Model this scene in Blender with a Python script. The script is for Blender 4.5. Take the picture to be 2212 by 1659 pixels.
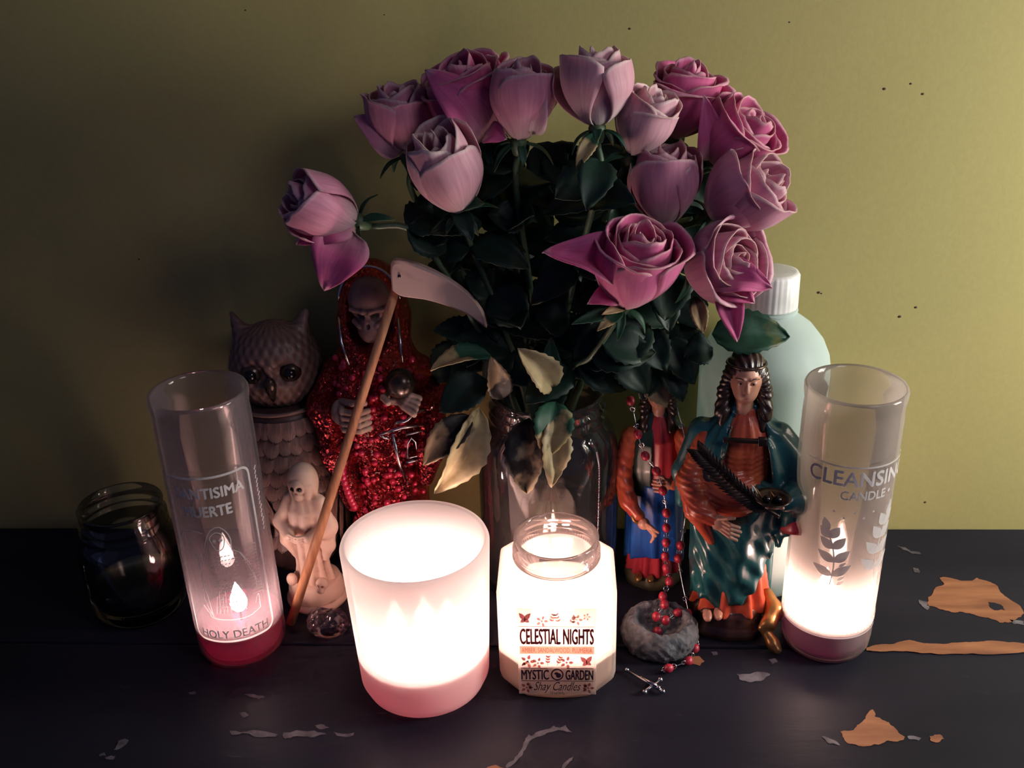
import bpy, bmesh, math, random
import numpy as np
from mathutils import Vector, Matrix, noise

# ------------------------------------------------------------------ scene, camera, light, exposure
for o in list(bpy.data.objects):
    bpy.data.objects.remove(o)
S = bpy.context.scene
COL = S.collection
rnd = random.Random(11)
PI = math.pi

FPX, CX, CY, CAMH = 2100.0, 1106.0, 829.5, 0.45       # focal length in pixels of the 2212 x 1659 frame
PITCH, YAW, ROLL = map(math.radians, (25.0, 3.5, 1.9))
_f = Vector((-math.sin(YAW) * math.cos(PITCH), math.cos(YAW) * math.cos(PITCH), -math.sin(PITCH)))
_r0 = Vector((math.cos(YAW), math.sin(YAW), 0)); _d0 = _f.cross(_r0)
_R = _r0 * math.cos(ROLL) + _d0 * math.sin(ROLL)
_D = _d0 * math.cos(ROLL) - _r0 * math.sin(ROLL)
cam_data = bpy.data.cameras.new('camera'); cam = bpy.data.objects.new('camera', cam_data); COL.objects.link(cam)
cam_data.sensor_width = 36; cam_data.lens = 36 * FPX / 2212; cam_data.clip_start = 0.01
m = Matrix((_R, -_D, -_f)).transposed().to_4x4(); m.translation = (0, 0, CAMH)
cam.matrix_world = m
S.camera = cam

W = bpy.data.worlds.new('room_dusk'); S.world = W; W.use_nodes = True
W.node_tree.nodes['Background'].inputs[0].default_value = (0.20, 0.235, 0.58, 1)
W.node_tree.nodes['Background'].inputs[1].default_value = 0.125

def area_light(name, loc, target, size, watts, color, sy=None):
    d = bpy.data.lights.new(name, 'AREA'); d.energy = watts; d.color = color; d.size = size
    if sy: d.shape = 'RECTANGLE'; d.size_y = sy
    o = bpy.data.objects.new(name, d); COL.objects.link(o); o.location = loc
    o.rotation_euler = (Vector(target) - Vector(loc)).to_track_quat('-Z', 'Y').to_euler()
    return o
area_light('assumed_side_light', (0.74, 0.455, 0.33), (0.10, 0.62, 0.27), 0.20, 6.2, (1.0, 0.97, 0.86), 0.34)  # assumed unseen source off to the right; bare area light, no window built
area_light('rose_fill', (0.44, 0.08, 0.64), (0.0, 0.58, 0.28), 0.22, 0.85, (1.0, 0.91, 0.97))  # unseen fill light, added to brighten the roses from the front

S.view_settings.view_transform = 'Standard'; S.view_settings.look = 'None'
S.view_settings.exposure = 0.0; S.view_settings.gamma = 1.0; S.view_settings.use_curve_mapping = False
S.cycles.use_denoising = True; S.cycles.use_light_tree = False
S.cycles.max_bounces = 7; S.cycles.diffuse_bounces = 4; S.cycles.glossy_bounces = 3; S.cycles.transmission_bounces = 6; S.cycles.transparent_max_bounces = 24
S.cycles.use_adaptive_sampling = True; S.cycles.adaptive_threshold = 0.06; S.cycles.adaptive_min_samples = 16
S.cycles.caustics_reflective = False; S.cycles.caustics_refractive = False
S.cycles.sample_clamp_indirect = 4.0
FLAME = 175.0                                            # radiance of a candle flame

def at(x, y, Y):                                        # the point on the upright plane at distance Y seen at pixel x, y
    d = _f + _R * ((x - CX) / FPX) + _D * ((y - CY) / FPX)
    return Vector((0, 0, CAMH)) + d * (Y / d.y)
def on(x, y, z=0.0):                                    # the point at height z seen at pixel x, y
    d = _f + _R * ((x - CX) / FPX) + _D * ((y - CY) / FPX)
    return Vector((0, 0, CAMH)) + d * ((z - CAMH) / d.z)
def metres(px, P):                                      # length of px pixels at point P
    return px * (Vector(P) - Vector((0, 0, CAMH))).dot(_f) / FPX

# ------------------------------------------------------------------ materials
def mat(name):
    M = bpy.data.materials.new(name); M.use_nodes = True
    nt = M.node_tree; nt.nodes.clear()
    out = nt.nodes.new('ShaderNodeOutputMaterial')
    return M, nt, out
def N(nt, kind, **kw):
    n = nt.nodes.new('ShaderNode' + kind)
    for k, v in kw.items():
        if k in n.inputs.keys(): n.inputs[k].default_value = v
        else: setattr(n, k, v)
    return n
def c4(c): return (c[0], c[1], c[2], 1)
def ramp(nt, fac, stops):
    r = nt.nodes.new('ShaderNodeValToRGB'); e = r.color_ramp.elements
    while len(e) < len(stops): e.new(0.5)
    for k, (p, c) in zip(e, stops): k.position = p; k.color = c4(c)
    nt.links.new(fac, r.inputs[0]); return r.outputs[0]
def mixc(nt, fac, a, b, mode='MIX'):
    n = nt.nodes.new('ShaderNodeMix'); n.data_type = 'RGBA'; n.blend_type = mode
    for s, v in ((0, fac), (6, a), (7, b)):
        if hasattr(v, 'is_output'): nt.links.new(v, n.inputs[s])
        else: n.inputs[s].default_value = v if s == 0 else c4(v)
    return n.outputs[2]
def tex(nt, kind='Noise', scale=10.0, detail=4.0, coord='Object', stretch=None, **kw):
    tc = nt.nodes.new('ShaderNodeTexCoord'); src = tc.outputs[coord]
    if stretch:
        mp = nt.nodes.new('ShaderNodeMapping'); mp.inputs['Scale'].default_value = stretch
        nt.links.new(src, mp.inputs[0]); src = mp.outputs[0]
    t = N(nt, 'Tex' + kind, Scale=scale, **kw)
    if 'Detail' in t.inputs.keys(): t.inputs['Detail'].default_value = detail
    nt.links.new(src, t.inputs['Vector']); return t
def bump(nt, h, strength=0.3, dist=0.001):
    b = N(nt, 'Bump', Strength=strength, Distance=dist); nt.links.new(h, b.inputs['Height']); return b.outputs[0]
def paint(name, a, b=None, rough=0.5, scale=60.0, bmp=0.15, metallic=0.0, coat=0.0, sss=0.0, spec=0.5, detail=4, stretch=None, bdist=0.001):
    """plain procedural surface: two tones broken up by noise, with fine relief"""
    M, nt, out = mat(name); p = N(nt, 'BsdfPrincipled', Roughness=rough, Metallic=metallic)
    p.inputs['Coat Weight'].default_value = coat; p.inputs['Coat Roughness'].default_value = 0.12
    p.inputs['Specular IOR Level'].default_value = spec
    t = tex(nt, 'Noise', scale, detail, stretch=stretch)
    b = b or tuple(x * 0.75 for x in a)
    nt.links.new(ramp(nt, t.outputs['Fac'], ((0.32, b), (0.68, a))), p.inputs['Base Color'])
    if bmp: nt.links.new(bump(nt, t.outputs['Fac'], bmp, bdist), p.inputs['Normal'])
    if sss:
        p.inputs['Subsurface Weight'].default_value = sss
        p.inputs['Subsurface Radius'].default_value = (1, 0.6, 0.5); p.inputs['Subsurface Scale'].default_value = 0.012
    nt.links.new(p.outputs[0], out.inputs[0]); return M
def wax_mat(name, col, glow=0.6):
    M, nt, out = mat(name); n = tex(nt, 'Noise', 40, 3)
    c = ramp(nt, n.outputs['Fac'], ((0.3, tuple(x * 0.93 for x in col)), (0.7, col)))
    p = N(nt, 'BsdfPrincipled', Roughness=0.35); nt.links.new(c, p.inputs['Base Color'])
    t = N(nt, 'BsdfTranslucent'); nt.links.new(c, t.inputs[0])
    x = N(nt, 'MixShader', Fac=glow); nt.links.new(p.outputs[0], x.inputs[1]); nt.links.new(t.outputs[0], x.inputs[2])
    nt.links.new(x.outputs[0], out.inputs[0]); return M
def thin_glass(name, tint=(1, 1, 1), haze=0.0, hazecol=(0.9, 0.86, 0.86), rough=0.03, refl=1.0, trans=0.7):
    """glass wall: clear with fresnel gloss, with a share of scattering film (frosting, soot)"""
    M, nt, out = mat(name)
    t = N(nt, 'BsdfTransparent', Color=c4(tint)); g = N(nt, 'BsdfGlossy', Roughness=rough)
    fr = N(nt, 'Fresnel', IOR=1.5)
    mu = N(nt, 'Math', operation='MULTIPLY'); mu.inputs[1].default_value = refl; nt.links.new(fr.outputs[0], mu.inputs[0])
    x = N(nt, 'MixShader'); nt.links.new(mu.outputs[0], x.inputs[0]); nt.links.new(t.outputs[0], x.inputs[1]); nt.links.new(g.outputs[0], x.inputs[2])
    res = x
    if haze:
        tr = N(nt, 'BsdfTranslucent', Color=c4(hazecol)); df = N(nt, 'BsdfDiffuse', Color=c4(hazecol))
        y = N(nt, 'MixShader', Fac=trans); nt.links.new(df.outputs[0], y.inputs[1]); nt.links.new(tr.outputs[0], y.inputs[2])
        z = N(nt, 'MixShader')
        z.inputs[0].default_value = haze
        nt.links.new(x.outputs[0], z.inputs[1]); nt.links.new(y.outputs[0], z.inputs[2]); res = z
    nt.links.new(res.outputs[0], out.inputs[0]); return M
def petal_mat(name, base, mid, edge):
    M, nt, out = mat(name)
    uv = nt.nodes.new('ShaderNodeUVMap'); sp = N(nt, 'SeparateXYZ'); nt.links.new(uv.outputs[0], sp.inputs[0])
    col = ramp(nt, sp.outputs[1], ((0.0, (0.55, 0.5, 0.25)), (0.10, base), (0.45, mid), (0.90, mid), (0.97, edge)))
    mp = N(nt, 'Mapping'); mp.inputs['Scale'].default_value = (26, 2.2, 1); nt.links.new(uv.outputs[0], mp.inputs[0])
    v = N(nt, 'TexNoise', Scale=1.0, Detail=3.0); nt.links.new(mp.outputs[0], v.inputs['Vector'])
    col = mixc(nt, 0.55, col, ramp(nt, v.outputs['Fac'], ((0.3, (0.62, 0.55, 0.6)), (0.7, (1, 1, 1)))), 'MULTIPLY')
    oi = nt.nodes.new('ShaderNodeObjectInfo')
    col = mixc(nt, 0.6, col, ramp(nt, oi.outputs['Random'], ((0.0, (0.80, 0.72, 0.78)), (1.0, (1.0, 1.0, 1.0)))), 'MULTIPLY')
    # browned, papery rim of an ageing petal
    n2 = tex(nt, 'Noise', 90, 3); th = N(nt, 'Math', operation='MULTIPLY'); nt.links.new(n2.outputs['Fac'], th.inputs[0])
    e = N(nt, 'MapRange'); e.inputs[1].default_value = 0.975; e.inputs[2].default_value = 1.0; nt.links.new(sp.outputs[1], e.inputs[0])
    nt.links.new(e.outputs[0], th.inputs[1])
    col = mixc(nt, th.outputs[0], col, (0.55, 0.30, 0.22))
    p = N(nt, 'BsdfPrincipled', Roughness=0.55); p.inputs['Specular IOR Level'].default_value = 0.25
    p.inputs['Sheen Weight'].default_value = 0.25
    nt.links.new(col, p.inputs['Base Color']); nt.links.new(bump(nt, v.outputs['Fac'], 0.12, 0.0006), p.inputs['Normal'])
    tr = N(nt, 'BsdfTranslucent'); nt.links.new(col, tr.inputs[0])
    x = N(nt, 'MixShader', Fac=0.28); nt.links.new(p.outputs[0], x.inputs[1]); nt.links.new(tr.outputs[0], x.inputs[2])
    nt.links.new(x.outputs[0], out.inputs[0]); return M
def leaf_mat(name, green, dry, amount):
    M, nt, out = mat(name)
    uv = nt.nodes.new('ShaderNodeUVMap'); sp = N(nt, 'SeparateXYZ'); nt.links.new(uv.outputs[0], sp.inputs[0])
    n = tex(nt, 'Noise', 45, 5)
    a = N(nt, 'Math', operation='MULTIPLY_ADD'); a.inputs[1].default_value = 0.5; nt.links.new(sp.outputs[1], a.inputs[0]); nt.links.new(n.outputs['Fac'], a.inputs[2])
    col = ramp(nt, a.outputs[0], ((max(0, 1.02 - amount), green), (min(1, 1.10 - amount), dry)))
    n2 = tex(nt, 'Noise', 140, 3)
    col = mixc(nt, 0.6, col, ramp(nt, n2.outputs['Fac'], ((0.3, (0.55, 0.5, 0.45)), (0.7, (1, 1, 1)))), 'MULTIPLY')
    p = N(nt, 'BsdfPrincipled', Roughness=0.5); p.inputs['Specular IOR Level'].default_value = 0.35
    nt.links.new(col, p.inputs['Base Color']); nt.links.new(bump(nt, n2.outputs['Fac'], 0.3, 0.0008), p.inputs['Normal'])
    tr = N(nt, 'BsdfTranslucent'); nt.links.new(col, tr.inputs[0])
    x = N(nt, 'MixShader', Fac=0.2); nt.links.new(p.outputs[0], x.inputs[1]); nt.links.new(tr.outputs[0], x.inputs[2])
    nt.links.new(x.outputs[0], out.inputs[0]); return M
def glitter_mat(name, a, b):
    """cast resin full of glitter flakes: each voronoi cell is a small tilted mirror"""
    M, nt, out = mat(name)
    v = tex(nt, 'Voronoi', 620); geo = nt.nodes.new('ShaderNodeNewGeometry')
    mx = N(nt, 'VectorMath', operation='MULTIPLY_ADD'); mx.inputs[1].default_value = (1.3,) * 3; mx.inputs[2].default_value = (-0.65,) * 3
    nt.links.new(v.outputs['Color'], mx.inputs[0])
    ad = N(nt, 'VectorMath', operation='ADD'); nt.links.new(geo.outputs['Normal'], ad.inputs[0]); nt.links.new(mx.outputs[0], ad.inputs[1])
    nm = N(nt, 'VectorMath', operation='NORMALIZE'); nt.links.new(ad.outputs[0], nm.inputs[0])
    fl = N(nt, 'BsdfPrincipled', Metallic=0.9, Roughness=0.22); fl.inputs['Base Color'].default_value = c4(b); nt.links.new(nm.outputs[0], fl.inputs['Normal'])
    n = tex(nt, 'Noise', 70, 4)
    ba = N(nt, 'BsdfPrincipled', Roughness=0.25); ba.inputs['Coat Weight'].default_value = 0.6
    nt.links.new(ramp(nt, n.outputs['Fac'], ((0.3, tuple(x * 0.35 for x in a)), (0.7, a))), ba.inputs['Base Color'])
    nt.links.new(bump(nt, n.outputs['Fac'], 0.5, 0.002), ba.inputs['Normal'])
    sp = N(nt, 'SeparateXYZ'); nt.links.new(v.outputs['Color'], sp.inputs[0])
    g = N(nt, 'Math', operation='GREATER_THAN'); g.inputs[1].default_value = 0.45; nt.links.new(sp.outputs[0], g.inputs[0])
    x = N(nt, 'MixShader'); nt.links.new(g.outputs[0], x.inputs[0]); nt.links.new(ba.outputs[0], x.inputs[1]); nt.links.new(fl.outputs[0], x.inputs[2])
    nt.links.new(x.outputs[0], out.inputs[0]); return M
def wash_mat(name, light, dark, rough=0.45, lo=0.47, hi=0.53):
    """cast figure with a brown wash left in its grooves"""
    M, nt, out = mat(name)
    geo = nt.nodes.new('ShaderNodeNewGeometry'); n = tex(nt, 'Noise', 120, 4)
    a = N(nt, 'Math', operation='MULTIPLY_ADD'); a.inputs[1].default_value = 0.06; nt.links.new(n.outputs['Fac'], a.inputs[0]); nt.links.new(geo.outputs['Pointiness'], a.inputs[2])
    s = N(nt, 'Math', operation='SUBTRACT'); s.inputs[1].default_value = 0.03; nt.links.new(a.outputs[0], s.inputs[0])
    p = N(nt, 'BsdfPrincipled', Roughness=rough)
    nt.links.new(ramp(nt, s.outputs[0], ((lo, dark), (hi, light))), p.inputs['Base Color'])
    nt.links.new(bump(nt, n.outputs['Fac'], 0.2, 0.0006), p.inputs['Normal'])
    nt.links.new(p.outputs[0], out.inputs[0]); return M
def feather_mat(name, light, dark):
    M, nt, out = mat(name)
    uv = nt.nodes.new('ShaderNodeUVMap'); mp = N(nt, 'Mapping'); mp.inputs['Scale'].default_value = (9, 1.2, 1); nt.links.new(uv.outputs[0], mp.inputs[0])
    n = N(nt, 'TexNoise', Scale=1.0, Detail=2.0); nt.links.new(mp.outputs[0], n.inputs['Vector'])
    sp = N(nt, 'SeparateXYZ'); nt.links.new(uv.outputs[0], sp.inputs[0])
    u1 = N(nt, 'Math', operation='MULTIPLY_ADD'); u1.inputs[1].default_value = 2.0; u1.inputs[2].default_value = -1.0; nt.links.new(sp.outputs[0], u1.inputs[0])
    u2 = N(nt, 'Math', operation='ABSOLUTE'); nt.links.new(u1.outputs[0], u2.inputs[0])
    mx = N(nt, 'Math', operation='MAXIMUM'); nt.links.new(u2.outputs[0], mx.inputs[0]); nt.links.new(sp.outputs[1], mx.inputs[1])
    a = N(nt, 'Math', operation='MULTIPLY_ADD'); a.inputs[1].default_value = 0.5; nt.links.new(n.outputs['Fac'], a.inputs[0]); nt.links.new(mx.outputs[0], a.inputs[2])
    col = ramp(nt, a.outputs[0], ((0.55, tuple(x * 0.6 for x in light)), (0.90, light), (1.0, light)))
    md = N(nt, 'Math', operation='GREATER_THAN'); md.inputs[1].default_value = 1.16; nt.links.new(a.outputs[0], md.inputs[0])
    col = mixc(nt, md.outputs[0], ramp(nt, a.outputs[0], ((0.55, tuple(x * 0.6 for x in light)), (0.9, light))), dark)
    p = N(nt, 'BsdfPrincipled', Roughness=0.45); nt.links.new(col, p.inputs['Base Color']); nt.links.new(bump(nt, n.outputs['Fac'], 0.4, 0.001), p.inputs['Normal'])
    nt.links.new(p.outputs[0], out.inputs[0]); return M
def flame_mat(name='candle_flame', k=1.0):
    M, nt, out = mat(name); e = N(nt, 'Emission', Strength=FLAME * k)
    sp = nt.nodes.new('ShaderNodeTexCoord'); s = N(nt, 'SeparateXYZ'); nt.links.new(sp.outputs['Generated'], s.inputs[0])
    nt.links.new(ramp(nt, s.outputs[2], ((0.0, (1.0, 0.66, 0.56)), (0.5, (1.0, 0.74, 0.67)), (1.0, (1.0, 0.69, 0.58)))), e.inputs[0])
    nt.links.new(e.outputs[0], out.inputs[0]); return M
def wall_mat():
    M, nt, out = mat('ochre_wall_paint'); p = N(nt, 'BsdfPrincipled', Roughness=0.75); p.inputs['Specular IOR Level'].default_value = 0.2
    a = tex(nt, 'Noise', 3.0, 5); f = tex(nt, 'Noise', 260, 3)
    col = ramp(nt, a.outputs['Fac'], ((0.3, (0.365, 0.320, 0.126)), (0.7, (0.400, 0.350, 0.145))))
    col = mixc(nt, 0.25, col, ramp(nt, f.outputs['Fac'], ((0.3, (0.8, 0.8, 0.8)), (0.7, (1, 1, 1)))), 'MULTIPLY')
    nt.links.new(col, p.inputs['Base Color']); nt.links.new(bump(nt, f.outputs['Fac'], 0.10, 0.0008), p.inputs['Normal'])
    nt.links.new(p.outputs[0], out.inputs[0]); return M
def table_mat():
    M, nt, out = mat('worn_black_table_paint'); p = N(nt, 'BsdfPrincipled', Roughness=0.42); p.inputs['Specular IOR Level'].default_value = 0.12
    a = tex(nt, 'Noise', 9, 6, stretch=(0.35, 1.6, 1)); f = tex(nt, 'Noise', 120, 4, stretch=(0.3, 1.5, 1))
    col = ramp(nt, a.outputs['Fac'], ((0.35, (0.013, 0.013, 0.021)), (0.65, (0.019, 0.019, 0.030)), (0.80, (0.034, 0.033, 0.046))))
    sc = ramp(nt, f.outputs['Fac'], ((0.70, (0, 0, 0)), (0.78, (1, 1, 1))))
    col = mixc(nt, sc, col, (0.05, 0.05, 0.058))
    nt.links.new(col, p.inputs['Base Color'])
    nt.links.new(ramp(nt, a.outputs['Fac'], ((0.3, (0.5,) * 3), (0.7, (0.34,) * 3))), p.inputs['Roughness'])
    nt.links.new(bump(nt, f.outputs['Fac'], 0.18, 0.001), p.inputs['Normal'])
    nt.links.new(p.outputs[0], out.inputs[0]); return M

M = {}
M['wall'] = wall_mat(); M['table'] = table_mat()
M['floor'] = paint('dark_floorboards', (0.05, 0.035, 0.03), rough=0.5, scale=20)
M['bare_wood'] = paint('bare_wood', (0.36, 0.145, 0.065), (0.17, 0.06, 0.028), 0.7, 60, 0.6, stretch=(0.25, 1.6, 1), bdist=0.002)
M['grey_scuff'] = paint('grey_scuffed_undercoat', (0.15, 0.135, 0.16), (0.045, 0.04, 0.05), 0.6, 120, 0.4)
M['pit'] = paint('wall_pit', (0.05, 0.03, 0.02), rough=0.9)
M['petal_dusty'] = petal_mat('dusty_pink_petal', (0.84, 0.62, 0.64), (0.78, 0.33, 0.47), (0.90, 0.62, 0.67))
M['petal_pale'] = petal_mat('pale_pink_petal', (0.86, 0.70, 0.69), (0.83, 0.47, 0.55), (0.93, 0.74, 0.74))
M['petal_hot'] = petal_mat('hot_pink_petal', (0.82, 0.45, 0.54), (0.78, 0.16, 0.38), (0.90, 0.46, 0.58))
M['stem'] = paint('rose_stem', (0.06, 0.13, 0.06), (0.05, 0.06, 0.03), 0.5, 90)
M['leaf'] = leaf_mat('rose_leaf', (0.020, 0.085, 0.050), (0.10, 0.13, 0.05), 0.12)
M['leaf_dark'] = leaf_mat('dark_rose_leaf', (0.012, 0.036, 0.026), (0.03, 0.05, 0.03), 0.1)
M['leaf_tip'] = leaf_mat('browning_rose_leaf', (0.025, 0.10, 0.06), (0.52, 0.40, 0.20), 0.34)
M['leaf_dry'] = leaf_mat('dried_rose_leaf', (0.14, 0.09, 0.05), (0.60, 0.48, 0.27), 0.52)
M['leaf_black'] = leaf_mat('withered_black_leaf', (0.03, 0.022, 0.02), (0.42, 0.30, 0.17), 0.28)
M['clear'] = thin_glass('clear_glass', (0.96, 0.98, 0.97), 0.0, rough=0.03, refl=0.8)
M['jar_glass'] = thin_glass('candle_jar_glass', (1.0, 0.95, 0.93), 0.12, (0.9, 0.72, 0.68), 0.05, 1.2)
M['filmed_glass'] = thin_glass('wax_filmed_jar_glass', (1.0, 0.93, 0.90), 0.46, (0.92, 0.80, 0.74), 0.12, 0.9, 0.7)
M['vase_glass'] = thin_glass('mason_jar_glass', (0.97, 0.97, 0.96), 0.045, (0.8, 0.74, 0.72), 0.05, 1.6)
M['votive_glass'] = thin_glass('prayer_candle_glass', (0.97, 0.94, 0.95), 0.11, (0.85, 0.70, 0.75), 0.04, 0.75, 0.75)
M['sooty_glass'] = thin_glass('frosty_sooty_candle_glass', (0.93, 0.90, 0.88), 0.30, (0.76, 0.66, 0.61), 0.08, 1.0, 0.72)
M['frost'] = thin_glass('frosted_candle_glass', (1, 0.95, 0.94), 0.92, (0.98, 0.90, 0.88), 0.3, 0.6, 0.72)
M['water'] = thin_glass('vase_water', (0.90, 0.91, 0.88), 0.05, (0.6, 0.52, 0.45), 0.02, 0.8)
M['dark_liquid'] = thin_glass('dark_oil', (0.30, 0.32, 0.36), 0.12, (0.05, 0.05, 0.06), 0.03, 1.0)
M['wax_pink'] = wax_mat('deep_pink_wax', (1.0, 0.20, 0.44), 0.72)
M['wax_purple'] = wax_mat('purple_wax', (0.72, 0.27, 0.60))
M['wax_rose'] = wax_mat('pale_rose_wax', (0.90, 0.52, 0.60))
M['wax_white'] = wax_mat('white_wax', (0.93, 0.86, 0.80))
M['flame'] = flame_mat(); M['low_flame'] = flame_mat('low_candle_flame', 0.40)
M['wick'] = paint('burnt_wick', (0.02, 0.015, 0.012), rough=0.9)
M['print_white'] = wax_mat('white_screen_print', (0.88, 0.84, 0.84), 0.5)
M['label_paper'] = thin_glass('vellum_label', (1.0, 0.97, 0.94), 0.42, (0.96, 0.90, 0.88), 0.4, 0.3, 0.75)
M['label_band'] = wax_mat('label_peach_band', (0.88, 0.60, 0.48), 0.6)
M['ink_red'] = paint('label_red_ink', (0.36, 0.035, 0.05), rough=0.6, bmp=0)
M['ink_rose'] = wax_mat('label_rose_ink', (0.72, 0.42, 0.38), 0.6)
M['ink_wine'] = wax_mat('label_wine_ink', (0.42, 0.15, 0.16), 0.5)
M['ink_dark'] = paint('label_dark_ink', (0.05, 0.02, 0.05), rough=0.6, bmp=0)
M['ink_orange'] = paint('label_orange_ink', (0.70, 0.20, 0.12), rough=0.6, bmp=0)
M['bottle'] = thin_glass('milky_plastic', (0.88, 0.95, 0.93), 0.90, (0.60, 0.71, 0.68), 0.25, 0.7, 0.35)
M['cap'] = paint('white_cap_plastic', (0.82, 0.82, 0.80), rough=0.4, bmp=0.02)
M['teal'] = paint('teal_glazed_cloak', (0.020, 0.125, 0.135), (0.008, 0.055, 0.065), 0.28, 40, 0.1, coat=0.5)
M['coral'] = paint('coral_painted_gown', (0.66, 0.14, 0.055), (0.42, 0.05, 0.03), 0.35, 45, 0.1, coat=0.3)
M['crimson'] = paint('crimson_painted_cloth', (0.55, 0.05, 0.07), (0.33, 0.02, 0.04), 0.4, 45, 0.1, coat=0.2)
M['blue'] = paint('blue_painted_robe', (0.02, 0.12, 0.48), (0.01, 0.05, 0.26), 0.35, 45, 0.1, coat=0.3)
M['bottle_green'] = paint('dark_green_painted_cloak', (0.015, 0.045, 0.035), (0.006, 0.018, 0.018), 0.35, 45, 0.1, coat=0.3)
M['skin'] = paint('painted_skin', (0.62, 0.32, 0.22), (0.48, 0.22, 0.15), 0.4, 70, 0.08)
M['hair'] = paint('dark_brown_painted_hair', (0.055, 0.028, 0.02), (0.02, 0.01, 0.008), 0.32, 160, 0.4, coat=0.3)
M['brown_base'] = paint('brown_glazed_base', (0.09, 0.035, 0.02), (0.03, 0.012, 0.01), 0.25, 40, 0.3, coat=0.6)
M['gold'] = paint('tarnished_gold', (0.50, 0.27, 0.09), (0.25, 0.11, 0.04), 0.3, 60, 0.15, metallic=0.7)
M['gilt_dark'] = paint('dark_bronze', (0.10, 0.065, 0.05), (0.03, 0.02, 0.018), 0.25, 90, 0.3, metallic=0.6)
M['moss'] = paint('olive_painted_base', (0.13, 0.11, 0.05), (0.04, 0.04, 0.025), 0.45, 60, 0.4)
M['eye_white'] = paint('painted_eye', (0.8, 0.78, 0.7), rough=0.25, bmp=0)
M['glitter'] = glitter_mat('red_glitter_resin', (0.16, 0.004, 0.014), (0.70, 0.075, 0.085))
M['red_bead'] = paint('red_glass_bead', (0.62, 0.02, 0.07), (0.45, 0.01, 0.05), 0.15, 50, 0, coat=0.8)
M['wood_bead'] = paint('red_wooden_bead', (0.52, 0.03, 0.06), (0.28, 0.012, 0.03), 0.4, 160, 0.3)
M['silver'] = paint('silver_metal', (0.75, 0.73, 0.76), (0.5, 0.48, 0.5), 0.22, 120, 0.05, metallic=1.0)
M['bone'] = wash_mat('bone_resin', (0.55, 0.36, 0.28), (0.12, 0.05, 0.04))
M['skull'] = wash_mat('dark_bone_resin', (0.33, 0.18, 0.16), (0.05, 0.02, 0.02))
M['ivory'] = wash_mat('ivory_resin', (0.84, 0.60, 0.47), (0.28, 0.10, 0.06), 0.5, 0.455, 0.505)
M['stick'] = paint('wooden_dowel', (0.62, 0.30, 0.15), (0.42, 0.17, 0.08), 0.6, 60, 0.3, stretch=(6, 6, 0.5))
M['blade'] = wash_mat('cast_blade', (0.62, 0.42, 0.36), (0.34, 0.20, 0.17), 0.55, 0.44, 0.5)
M['feather'] = wash_mat('brown_glazed_feather', (0.20, 0.115, 0.095), (0.06, 0.028, 0.022), 0.45, 0.44, 0.52)
M['plume'] = feather_mat('cream_edged_feather', (0.25, 0.14, 0.115), (0.03, 0.015, 0.012))
M['owl_body'] = paint('dark_brown_glaze', (0.10, 0.05, 0.04), (0.04, 0.02, 0.018), 0.45, 60, 0.3)
M['black_gloss'] = paint('black_gloss', (0.006, 0.005, 0.005), rough=0.12, bmp=0)
M['stone'] = paint('rough_grey_stone', (0.14, 0.15, 0.165), (0.05, 0.052, 0.06), 0.75, 130, 0.9, bdist=0.003)
M['crystal'] = thin_glass('smoky_crystal', (0.80, 0.74, 0.78), 0.18, (0.42, 0.32, 0.36), 0.05, 1.6)

# ------------------------------------------------------------------ mesh helpers
def mesh(name, V, F, material, smooth=True, uv=None):
    me = bpy.data.meshes.new(name)
    V = np.asarray(V, dtype=float)
    me.from_pydata(V.tolist(), [], F if isinstance(F, list) else F.tolist()); me.materials.append(material)
    if smooth: me.polygons.foreach_set('use_smooth', [True] * len(me.polygons))
    if uv is not None:
        l = me.uv_layers.new(name='UVMap'); idx = np.empty(len(me.loops), dtype=np.int32); me.loops.foreach_get('vertex_index', idx)
        l.data.foreach_set('uv', np.asarray(uv, dtype=np.float32)[idx].ravel())
    me.update(); return me
def link(name, data, parent=None, loc=(0, 0, 0), rot=(0, 0, 0)):
    o = bpy.data.objects.new(name, data); COL.objects.link(o); o.location = loc; o.rotation_euler = rot
    if parent: o.parent = parent
    return o
def part(name, VF, material, parent, smooth=True, world=False, uv=None, label=None):
    V, F = VF; V = np.asarray(V, dtype=float)
    if world: V = V - np.array(parent.location)
    o = link(name, mesh(name, V, F, material, smooth, uv), parent)
    if label: o['label'] = label
    return o
def tag(o, label, cat, group=None):
    o['label'] = label; o['category'] = cat
    if group: o['group'] = group
    return o
def thing(name, label, cat, loc, rotz=0.0, group=None):
    return tag(link(name, None, None, loc, (0, 0, rotz)), label, cat, group)
def join(*parts):
    V, F, n = [], [], 0
    for v, f in parts:
        v = np.asarray(v, dtype=float); V.append(v)
        F += [[i + n for i in q] for q in (f if isinstance(f, list) else f.tolist())]; n += len(v)
    return np.vstack(V), F
def move(VF, loc=(0, 0, 0), rot=None, scale=1.0):
    V = np.asarray(VF[0], dtype=float) * scale
    if rot is not None: V = V @ np.array(rot.to_3x3()).T
    return V + np.array(loc), VF[1]
def box(x0, x1, y0, y1, z0, z1):
    V = [(x, y, z) for z in (z0, z1) for y in (y0, y1) for x in (x0, x1)]
    return np.array(V), [[0, 2, 3, 1], [4, 5, 7, 6], [0, 1, 5, 4], [2, 6, 7, 3], [0, 4, 6, 2], [1, 3, 7, 5]]
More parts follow.
